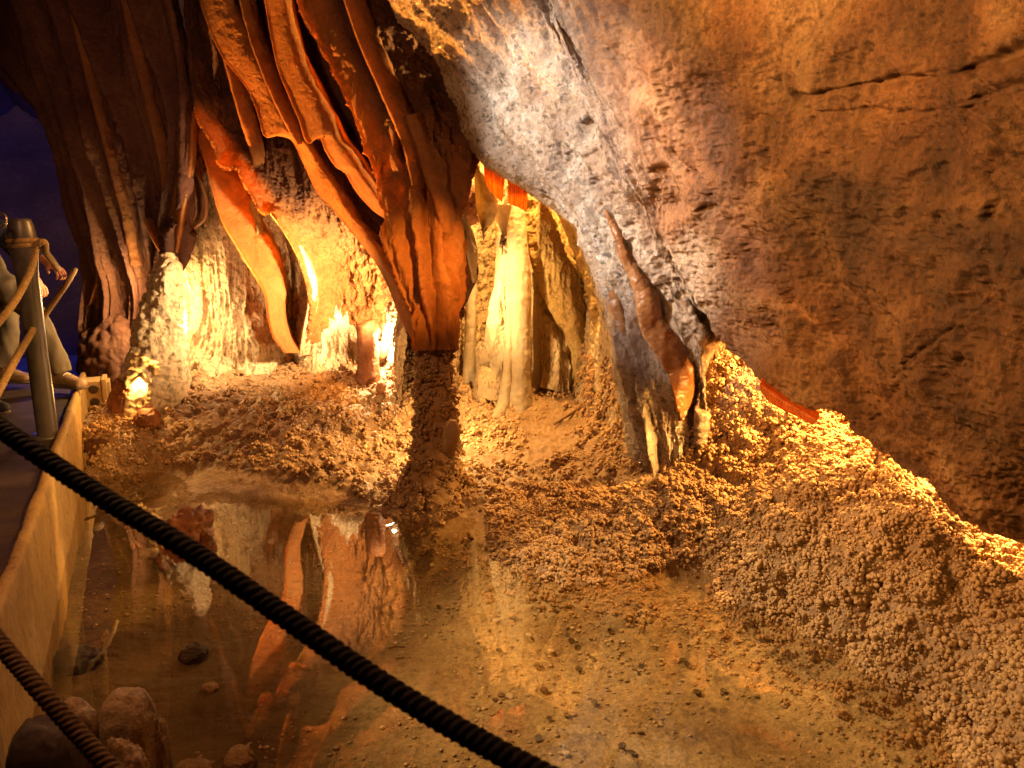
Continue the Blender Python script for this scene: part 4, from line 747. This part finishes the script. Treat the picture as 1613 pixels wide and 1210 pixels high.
# ------------------------------------------------------------------ ropes
def rope_mat(name, a, b): return rockmat(name, [(.35, a), (.65, b)], 60, None, ((300, .4, .001),), (.7, .95), spec=.2)
M_black = rope_mat('black_rope', (.010, .008, .010), (.022, .017, .019)); M_tan = rope_mat('tan_rope', (.20, .12, .05), (.34, .22, .10)); M_brown = rope_mat('brown_rope', (.09, .05, .02), (.17, .10, .05))
def rope(pts, r, mat, label, turns, nl=900, grp='barrier ropes of the walkway', name='rope'):
    C = [U(*p) for p in pts]; P, c = tube_grid(C, [r]*len(C), 30, nl, up=(0, 0, 1))
    a = np.linspace(0, 2*np.pi, 30, endpoint=False)[None]; s = np.linspace(0, 1, nl)[:, None]
    P = tdisp(P, c, r*.16*np.abs(np.sin(1.5*(a+s*turns*2*np.pi+.5*vnoise(np.stack([s*turns*.8, 0*s, 0*s], -1), 5))))-.08*r+.06*r*fbm(P, 300, 2, 1))
    return tag(tube_mesh(name, P, c, mat, None, c[nl//2]), label, 'rope', grp)
rope([(-500, 300, 1.25), (-250, 492, 1.08), (-60, 630, .96), (0, 674, .93), (150, 776, .88), (300, 868, .83), (450, 972, .78), (600, 1076, .73), (700, 1137, .70), (800, 1192, .67), (1000, 1290, .62), (1400, 1450, .55)], .0122, M_black, 'thick black twisted rope crossing the view above the pool', 62, 1800)
rope([(-500, 400, 1.5), (-200, 780, 1.15), (-20, 990, .98), (60, 1085, .93), (120, 1152, .90), (185, 1222, .87), (400, 1400, .8)], .0115, M_brown, 'brown beaded rope crossing the near corner above the kerb', 60, 1400)
RP = 'ropes tied to the grey post'
rope([(56, 392, 3.73), (50, 420, 3.7), (36, 452, 3.6), (18, 482, 3.48), (0, 505, 3.36), (-60, 560, 3.1), (-160, 600, 2.8)], .016, M_tan, 'tan rope sagging from the post knot out of view', 26, 600, RP)
rope([(54, 388, 3.74), (62, 383, 3.74), (72, 397, 3.9), (84, 413, 4.25), (92, 425, 4.66)], .016, M_tan, 'tan rope running from the post knot to the hand', 18, 400, RP)
rope([(60, 512, 3.86), (70, 497, 4.0), (92, 466, 4.3), (112, 436, 4.7), (118, 425, 4.9)], .015, M_tan, 'tan rope rising from behind the post past the knee', 22, 400, RP)
rope([(52, 518, 3.74), (49, 524, 3.72), (36, 546, 3.6), (18, 578, 3.45), (0, 612, 3.3), (-40, 680, 3.0), (-120, 760, 2.7)], .016, M_tan, 'lower tan rope fixed to the front of the post', 26, 600, RP)
# post
M_post = plain('grey_painted_steel', (.09, .075, .075), .4, .2, grain=(12, .25), bump=(90, .2, .002))
pb = np.array([-2.482, 3.82, .43]); post = thing('rope_post', 'thick grey steel post holding the barrier ropes on the walkway', 'post', tuple(pb))
tube('shaft', [pb, pb+[0, 0, .3], pb+[0, 0, .8], pb+[0, 0, 1.128], pb+[0, 0, 1.137]], [.05, .05, .05, .05, .047], M_post, 40, 80, parent=post)
tube('base_plate', [pb+[0, 0, -.01], pb+[0, 0, .012]], [.09, .088], M_post, 40, 4, parent=post)
kn = []
for j in range(60):
    a = j/60*2*np.pi*2.6; kn.append(pb+np.array([.060*math.cos(a), .060*math.sin(a), .985+.02*j/20]))
P, c = tube_grid(kn, [.014]*60, 12, 240, up=(0, 0, 1)); tube_mesh('rope_lashing', P, c, M_tan, post)
# ------------------------------------------------------------------ junction box + cables
M_box = plain('yellowed_plastic', (.52, .36, .17), .45, grain=(25, .15)); M_boxd = plain('grommet_rubber', (.05, .025, .012), .7); M_wire = plain('grey_wire', (.45, .40, .36), .5); M_cable = plain('black_cable', (.02, .015, .012), .6)
kd = np.array([-.447, .894, 0]); kn_ = np.array([.894, .447, 0])          # along the kerb, out from its face
def onkerb(y): return np.array([-1.4-.5*(y-1.85), y, 0])
jb0 = onkerb(5.35)+np.array([0, 0, .33]); jb = thing('junction_box', 'yellowed plastic junction box fixed to the kerb wall', 'junction box', tuple(jb0))
def rbox(name, ctr, a, b, c, half, mat, parent, bev=.008):
    import bmesh
    bm = bmesh.new(); bmesh.ops.create_cube(bm, size=2); bmesh.ops.scale(bm, vec=half, verts=bm.verts); bmesh.ops.bevel(bm, geom=bm.edges[:], offset=bev, segments=2, affect='EDGES', profile=.6)
    me = bpy.data.meshes.new(name); bm.to_mesh(me); bm.free(); me.materials.append(mat)
    Mx = np.array([a, b, c]); co = np.array([v.co[:] for v in me.vertices])@Mx+np.asarray(ctr)-np.array(parent.location)
    me.vertices.foreach_set('co', co.astype(np.float32).ravel()); me.update(); o = bpy.data.objects.new(name, me); COL.objects.link(o); o.parent = parent; return o
zz = np.array([0, 0, 1.0])
rbox('housing', jb0+kn_*.05, kn_, kd, zz, (.055, .10, .105), M_box, jb); rbox('lid', jb0+kn_*.125, kn_, kd, zz, (.018, .112, .118), M_box, jb)
rbox('lid', jb0+kn_*.152, kn_, kd, zz, (.008, .085, .09), M_box, jb, .004)
for dz in (.045, -.05):
    a = jb0+kn_*.052-kd*.100+zz*dz; tube('grommet', [a, a-kd*.004, a-kd*.006], [.032, .031, .02], M_boxd, 24, 8, parent=jb)
tube('screw', [jb0+kn_*.155-zz*.01, jb0+kn_*.168-zz*.01], [.012, .011], M_boxd, 12, 4, parent=jb)
w0 = jb0+kn_*.05-zz*.10
tag(tube('wire', [w0, w0-zz*.12+kn_*.01, w0-zz*.22+kd*.03, w0-zz*.34-kd*.06], [.0035]*4, M_wire, 8, 60), 'thin grey wire dangling below the junction box', 'wire')
cb = [onkerb(4.0)+np.array([0.0, 0, .12])+kn_*.02, onkerb(4.0)+kn_*.12+np.array([0, 0, .08])-kd*.05, onkerb(3.75)+kn_*.17+np.array([0, 0, .01]), onkerb(3.6)+kn_*.10+np.array([0, 0, -.03]), onkerb(3.45)+kn_*.03+np.array([0, 0, -.08])]
tag(tube('cable', cb, [.008]*5, M_cable, 10, 80), 'black cable looping out of the kerb wall into the pool', 'cable')
# ------------------------------------------------------------------ lamps that show
M_glow = plain('lamp_glass', (1, .95, .85), .3, emit=((1, .86, .62), 40)); M_case = plain('lamp_case', (.25, .13, .05), .5, .3, grain=(30, .2))
def lamp(x, y, Y_, r, label, axis, ang=0):
    p = U(x, y, Y_); t = thing('cave_lamp', label, 'lamp', tuple(p), 'lamps lighting the cave')
    axis = np.asarray(axis, float); axis /= np.linalg.norm(axis)
    tube('housing', [p-axis*r*2.6, p-axis*r*1.6, p-axis*r*.5, p+axis*r*.25], [r*.45, r*.85, r*1.0, r*1.05], M_case, 24, 30, parent=t)
    tube('glass', [p, p+axis*r*.15, p+axis*r*.4, p+axis*r*.5], [r*.9, r*.9, r*.6, r*.1], M_glow, 24, 16, parent=t)
    return t, p
lamp(286, 496, 5.22, .045, 'blazing white flood lamp between the grey cone and golden wall', (.25, -.55, -.75))
lamp(604, 545, 5.36, .05, 'lamp blazing beside the broken stub in the niche', (.25, -.2, .9))
lamp(217, 612, 4.92, .022, 'yellow lamp hidden in the rusty rocks under the grey cone', (.7, -.1, .6))
# ------------------------------------------------------------------ people
M_skin = plain('skin', (.55, .24, .15), .55); M_khaki = plain('khaki_cloth', (.11, .08, .045), .9, grain=(200, .25), bump=(220, .4, .002)); M_coat = plain('beige_jacket', (.20, .155, .10), .9, grain=(60, .2), bump=(30, .6, .01)); M_navy = plain('navy_cloth', (.015, .015, .035), .9, bump=(30, .5, .01)); M_shoe = plain('shoe_leather', (.34, .22, .13), .6, grain=(60, .25)); M_sole = plain('sole_rubber', (.12, .08, .05), .8); M_hair = plain('dark_hair', (.02, .014, .01), .7)
def skin(name, verts, edges, radii, mat, parent, sub=2, root=0, folds=0):
    me = bpy.data.meshes.new(name); me.from_pydata([tuple(v) for v in verts], edges, []); o = bpy.data.objects.new(name, me); COL.objects.link(o)
    md = o.modifiers.new('s', 'SKIN'); md.use_smooth_shade = True
    for i, r in enumerate(radii):
        d = me.skin_vertices[0].data[i]; d.radius = (r, r) if not hasattr(r, '__len__') else r; d.use_root = (i == root)
    ms = o.modifiers.new('u', 'SUBSURF'); ms.levels = sub; ms.render_levels = sub
    dg = bpy.context.evaluated_depsgraph_get(); dg.update(); new = bpy.data.meshes.new_from_object(o.evaluated_get(dg)); bpy.data.objects.remove(o)
    new.name = name; new.materials.clear(); new.materials.append(mat)
    if folds:
        n_v = len(new.vertices); co = np.zeros(n_v*3, np.float32); no = np.zeros(n_v*3, np.float32); new.vertices.foreach_get('co', co); new.vertices.foreach_get('normal', no)
        co = co.reshape(-1, 3).astype(float); no = no.reshape(-1, 3); co += no*(folds*(ridge(co, 9, 2, 5, (1.3, 1.3, .6))-.3+.3*fbm(co, 16, 2, 6)))[:, None]; new.vertices.foreach_set('co', co.astype(np.float32).ravel())
    new.polygons.foreach_set('use_smooth', np.full(len(new.polygons), True))
    r = bpy.data.objects.new(name, new); COL.objects.link(r)
    if parent is not None: r.parent = parent; r.location = -np.array(parent.location)
    return r
def person(base, label, J, mats, grp):
    """J: joints in world space"""
    t = thing('person', label, 'person', tuple(base), grp)
    V, E, Rr = [], [], []
    def add(p, r, prev=None):
        V.append(np.asarray(p, float)); Rr.append(r)
        if prev is not None: E.append((prev, len(V)-1))
        return len(V)-1
    pel = add(J['pelvis'], (.12, .10)); wa = add(J['waist'], (.11, .09), pel); ch = add(J['chest'], (.13, .10), wa); nk = add(J['neck'], .05, ch)
    h0 = add(J['head']-np.array([0, 0, .07]), (.065, .07), nk); h1 = add(J['head']+np.array([0, 0, .03]), (.075, .085), h0); add(J['head']+np.array([0, 0, .095]), (.055, .06), h1)
    nose = add(J['head']+J['face']*.085-np.array([0, 0, .005]), .016, h1); 
    for s in 'ab':
        hp = add(J['hip'+s], .085, pel); kn = add(J['knee'+s], .058, hp); an = add(J['ankle'+s], .04, kn); add(J['toe'+s]*.5+J['ankle'+s]*.5-np.array([0, 0, .03]), .035, an)
        shd = add(J['sho'+s], .055, ch); el = add(J['elb'+s], .042, shd); wr = add(J['wri'+s], .03, el)
        hd = np.asarray(J['wri'+s]); dv = J['hand'+s]-hd; dv = dv/np.linalg.norm(dv); sd = np.cross(dv, [0, 0, 1.0]); sd /= np.linalg.norm(sd)+1e-9; cu = np.cross(sd, dv)
        pa = add(hd+dv*.05, (.036, .018), wr)
        for f_, (o_s, ln) in enumerate([(-.03, .062), (-.010, .072), (.010, .070), (.03, .056)]):
            k1_ = add(hd+dv*.095+sd*o_s, .0095, pa); k2_ = add(hd+dv*(.095+ln*.55)+sd*o_s*1.05-cu*.02, .0088, k1_); add(hd+dv*(.095+ln*.6)+sd*o_s-cu*.05, .0075, k2_)
        t1 = add(hd+dv*.05+sd*.045-cu*.01, .011, pa); add(hd+dv*.09+sd*.06-cu*.03, .009, t1)
    skin('body', V, E, Rr, mats['skin'], t)
    # trousers
    v = [J['waist']-np.array([0, 0, .02]), J['pelvis']]; r = [(.125, .105), (.14, .12)]; e = [(0, 1)]
    for s in 'ab':
        v += [J['hip'+s], (J['hip'+s]+J['knee'+s])/2+np.array([.005, 0, 0]), J['knee'+s], (J['knee'+s]*.5+J['ankle'+s]*.5), J['ankle'+s]+np.array([0, 0, .045]), J['ankle'+s]+np.array([0, 0, .03])]
        r += [.10, .088, .072, .066, .074, .076]; k = len(v)-6; e += [(1, k), (k, k+1), (k+1, k+2), (k+2, k+3), (k+3, k+4), (k+4, k+5)]
    skin('trousers', v, e, r, mats['trousers'], t, 3, folds=.013)
    v = [J['pelvis']+np.array([0, 0, .0]), J['waist'], J['chest'], J['neck']-np.array([0, 0, .03])]; r = [(.155, .13), (.14, .12), (.155, .13), .07]; e = [(0, 1), (1, 2), (2, 3)]
    for s in 'ab':
        v += [J['sho'+s], (J['sho'+s]+J['elb'+s])/2, J['elb'+s], J['wri'+s]*.9+J['elb'+s]*.1]; r += [.078, .066, .058, .045]; k = len(v)-4; e += [(2, k), (k, k+1), (k+1, k+2), (k+2, k+3)]
    skin('jacket', v, e, r, mats['jacket'], t, 3, folds=.014)
    hc = J['head']+np.array([0, 0, .045])-J['face']*.02; vv, ff = ICO4; vh = vv*np.array([.092, .10, .095]); keep = (vh[:, 2]+.05 > (vh@J['face'])*1.1)
    ff = ff[np.all(keep[ff], 1)]; link('hair', vh*(1+.05*fbm(vv, 6, 3, 2))[:, None]+hc, None, ff, mats['hair'], t)
    for s in 'ab':
        an, to = J['ankle'+s], J['toe'+s]; d_ = to-an; d_[2] = 0; ln = np.linalg.norm(d_); d_ /= ln; fz = an[2]-.075
        pts = [an-d_*.07, an-d_*.05, an, an+d_*.07, an+d_*.13, an+d_*.18, an+d_*.20]; pts = [np.array([p[0], p[1], fz+h]) for p, h in zip(pts, (.045, .05, .06, .05, .04, .034, .03))]
        so = tube('shoe', pts, [(.025, .03), (.04, .045), (.046, .055), (.048, .045), (.048, .036), (.04, .03), (.015, .014)], mats['shoe'], 24, 50, parent=t, up=tuple(np.cross(d_, [0, 0, 1.0])))
        pts = [np.array([p[0], p[1], fz+.010]) for p in pts]
        tube('sole', pts, [(.03, .010), (.044, .012), (.050, .012), (.052, .012), (.052, .012), (.043, .012), (.02, .01)], mats['sole'], 16, 40, parent=so if False else t, up=tuple(np.cross(d_, [0, 0, 1.0])))
        if s == 'a':
            for q in range(4):
                c_ = an+d_*(.055+.022*q); zt = fz+.102-.011*q; sdv = np.cross(d_, [0, 0, 1.0])
                tube('lace', [np.array([c_[0], c_[1], zt-.01])-sdv*.03, np.array([c_[0], c_[1], zt]), np.array([c_[0], c_[1], zt-.01])+sdv*.03], [.004]*3, mats['lace'], 8, 14, parent=t)
    return t
A = lambda *a: np.array(a, float)
mats1 = dict(skin=M_skin, trousers=M_khaki, jacket=M_navy, hair=M_hair, shoe=M_shoe, sole=M_sole, lace=plain('lace_white', (.7, .62, .5), .8))
J1 = dict(pelvis=A(-3.52, 4.98, 1.30), waist=A(-3.60, 4.98, 1.43), chest=A(-3.72, 4.96, 1.65), neck=A(-3.78, 4.96, 1.83), head=A(-3.80, 4.95, 1.96), face=A(.95, -.3, 0),
 hipa=A(-3.46, 4.93, 1.24), kneea=A(-3.13, 4.90, .93), anklea=A(-3.045, 4.90, .545), toea=A(-2.86, 4.84, .5), hipb=A(-3.53, 5.06, 1.24), kneeb=A(-3.46, 5.08, .88), ankleb=A(-3.55, 5.1, .54), toeb=A(-3.35, 5.06, .5),
 shoa=A(-3.52, 4.80, 1.76), elba=U(22, 385, 4.74), wria=U(74, 411, 4.68), handa=U(100, 430, 4.66), shob=A(-3.70, 5.14, 1.73), elbb=A(-3.5, 5.18, 1.47), wrib=A(-3.28, 5.12, 1.2), handb=A(-3.22, 5.1, 1.12))
person((-3.2, 4.95, .46), 'person in turned up khaki trousers gripping the rope behind the post', J1, mats1, 'visitors on the walkway')
mats2 = dict(skin=M_skin, trousers=plain('olive_cloth', (.13, .11, .055), .9, bump=(35, .6, .01)), jacket=M_navy, hair=M_hair, shoe=M_navy, sole=M_sole, lace=M_wire)
sh2 = A(-3.16+3.34, 4.28-4.98, 0)
sh2 = sh2+A(-.14, 0, 0)
J2 = {k: (v+sh2 if k != 'face' else v) for k, v in J1.items()}
for k in ('pelvis', 'waist', 'chest', 'neck', 'head'): J2[k] = A(-3.36, 4.28, J1[k][2]+.06)
for k, dy in (('shoa', -.18), ('shob', .18)): J2[k] = A(-3.36, 4.28+dy, 1.8)
for s, dx, dy in (('a', .02, -.06), ('b', -.1, .05)):
    J2['hip'+s] = A(-3.26+dx, 4.28+dy, 1.30); J2['knee'+s] = A(-3.17+dx, 4.26+dy, .92); J2['ankle'+s] = A(-3.12+dx, 4.27+dy, .545); J2['toe'+s] = A(-2.93+dx, 4.2+dy, .5)
J2['elba'] = A(-3.3, 3.98, 1.52); J2['wria'] = A(-3.2, 3.9, 1.30); J2['handa'] = A(-3.14, 3.86, 1.19)
p2 = person((-3.1, 4.28, .46), 'person in wide olive trousers cut off at the frame edge', J2, mats2, 'visitors on the walkway')
# shiny ring at the edge of the view
a = np.linspace(0, 2*np.pi, 49)[:-1]; rc = U(1, 347, 3.6); M_ring = plain('steel_ring', (.5, .45, .4), .25, .9)
ringc = np.array([rc+np.array([.027*math.cos(t), .008*math.sin(t), .034*math.sin(t)]) for t in np.linspace(0, 2*np.pi, 40)])
tag(tube('metal_ring', ringc, [.007]*40, M_ring, 10, 80), 'shiny metal ring left of the grey post top', 'ring')
# ------------------------------------------------------------------ lights
def point(name, p, w, col, r=.03):
    l = bpy.data.lights.new(name, 'POINT'); l.energy = w; l.color = col; l.shadow_soft_size = r
    o = bpy.data.objects.new(name, l); o.location = p; COL.objects.link(o); return o
def spot(name, p, tgt, w, col, ang, blend=.5, r=.05):
    from mathutils import Vector
    l = bpy.data.lights.new(name, 'SPOT'); l.energy = w; l.color = col; l.shadow_soft_size = r; l.spot_size = R(ang); l.spot_blend = blend
    o = bpy.data.objects.new(name, l); o.location = p; d = Vector(tgt)-Vector(p); o.rotation_euler = d.to_track_quat('-Z', 'Y').to_euler(); COL.objects.link(o); return o
WARM = (1, .60, .22); GOLD = (1, .66, .30); ORNG = (1, .42, .10); COOL = (1, .86, .78)
WARM = (1, .50, .12); GOLD = (1, .60, .22); ORNG = (1, .38, .06); COOL = (1, .90, .84)
GOLD2 = (1, .66, .32)
point('niche_light', U(611, 542, 5.26), 38, GOLD2, .014)
point('left_chamber_light', U(293, 508, 5.12), 15, GOLD2)
spot('left_chamber_light', U(655, 480, 4.62), tuple(U(370, 420, 5.6)), 460, GOLD2, 80, .9)  # added spot hidden behind the pillar, evens out the back wall
point('left_chamber_light', U(245, 470, 5.42), 40, GOLD)  # added point light hidden behind the cone
point('bank_light', U(221, 604, 4.86), 16, WARM)
spot('bank_light', U(222, 606, 4.84), tuple(U(460, 220, 4.6)), 1600, ORNG, 60, .8)
point('recess_light', U(850, 120, 5.0), 300, WARM)
point('recess_light', U(690, 640, 4.30), 26, GOLD)
spot('recess_light', U(688, 430, 4.42), tuple(U(850, 470, 5.1)), 260, GOLD, 70, .9)  # added spot hidden behind the pillar, brightens the recess columns
MC = np.array([0, 0, -1.5])
for ex, ey, eY, pw in [(1150, 565, 3.58, 20), (1215, 620, 3.2, 65), (1310, 670, 2.93, 100), (1410, 745, 2.72, 110), (1490, 792, 2.5, 110), (1615, 866, 2.36, 120)]:
    e_ = U(ex, ey, eY); point('bank_lamp_light', MC+(e_-MC)*1.12+np.array([0, 0, .13]), pw, WARM, .04)
point('bank_lamp_light', (2.15, 2.35, .85), 420, WARM, .05)
spot('path_spot_light', (-2.3, 2.4, 2.8), tuple(U(950, 250, 3.6)), 1100, COOL, 30, 1)  # cool spot assumed out of view on the left, lights the wet slab face
spot('path_spot_light', (-2.3, 2.4, 2.8), tuple(U(800, 120, 3.9)), 420, COOL, 15, 1)  # second unseen spot, added to stretch the pale light up the slab
spot('path_spot_light', (-2.0, 2.0, 2.4), tuple(U(1240, 220, 2.6)), 950, (1, .47, .13), 50, 1)  # added orange spot for the dry slab face
spot('path_spot_light', (.5, 1.9, 2.5), tuple(U(668, 430, 4.0)), 850, ORNG, 17, 1)  # added orange spot to bring out the pillar curtain
spot('path_spot_light', (-1.2, 1.2, 2.5), tuple(U(190, 180, 5.5)), 55, (1, .42, .26), 30, 1)  # added dim spot lifting the fluted wall
spot('path_spot_light', (-2.3, 3.3, 2.6), tuple(U(985, 1020, 2.4)), 820, (1, .68, .33), 36, 1)  # added spot brightening the pool bed
spot('path_spot_light', (1.0, 1.0, 2.3), (-2.5, 3.6, .35), 380, (1, .50, .10), 28, 1)  # added spot warming the kerb, source unknown
point('path_fill_light', (-1.5, 1.7, 2.6), 70, (1, .45, .18), .15)  # added warm fill without a fixture
spot('bank_front_light', (.95, .6, 1.25), tuple(U(1500, 1000, 2.1)), 22, WARM, 58, 1)  # added weak light from beside the camera onto the lower right bank
point('passage_light', (-4.6, 7.0, 1.1), 20, (.1, .1, 1.0), .2)
w = bpy.data.worlds.new('World'); sc.world = w; w.use_nodes = True; bg = w.node_tree.nodes['Background']; bg.inputs[0].default_value = (.2, .1, .6, 1); bg.inputs[1].default_value = .004
# ------------------------------------------------------------------ camera & render
cd = bpy.data.cameras.new('camera'); cam = bpy.data.objects.new('camera', cd); COL.objects.link(cam); sc.camera = cam
cam.location = CAM; cam.rotation_euler = (R(90)-PITCH, 0, 0); cd.sensor_width = 36; cd.lens = 36*F/1613; cd.clip_start = .05; cd.clip_end = 100
cd.dof.use_dof = True; cd.dof.focus_distance = 3.2; cd.dof.aperture_fstop = 7.0
sc.view_settings.view_transform = 'Standard'; sc.view_settings.look = 'None'; sc.view_settings.exposure = .5; sc.view_settings.gamma = 1
sc.cycles.max_bounces = 8; sc.cycles.diffuse_bounces = 4; sc.cycles.transparent_max_bounces = 8; sc.cycles.sample_clamp_indirect = 4; sc.cycles.use_denoising = True; sc.cycles.caustics_reflective = False
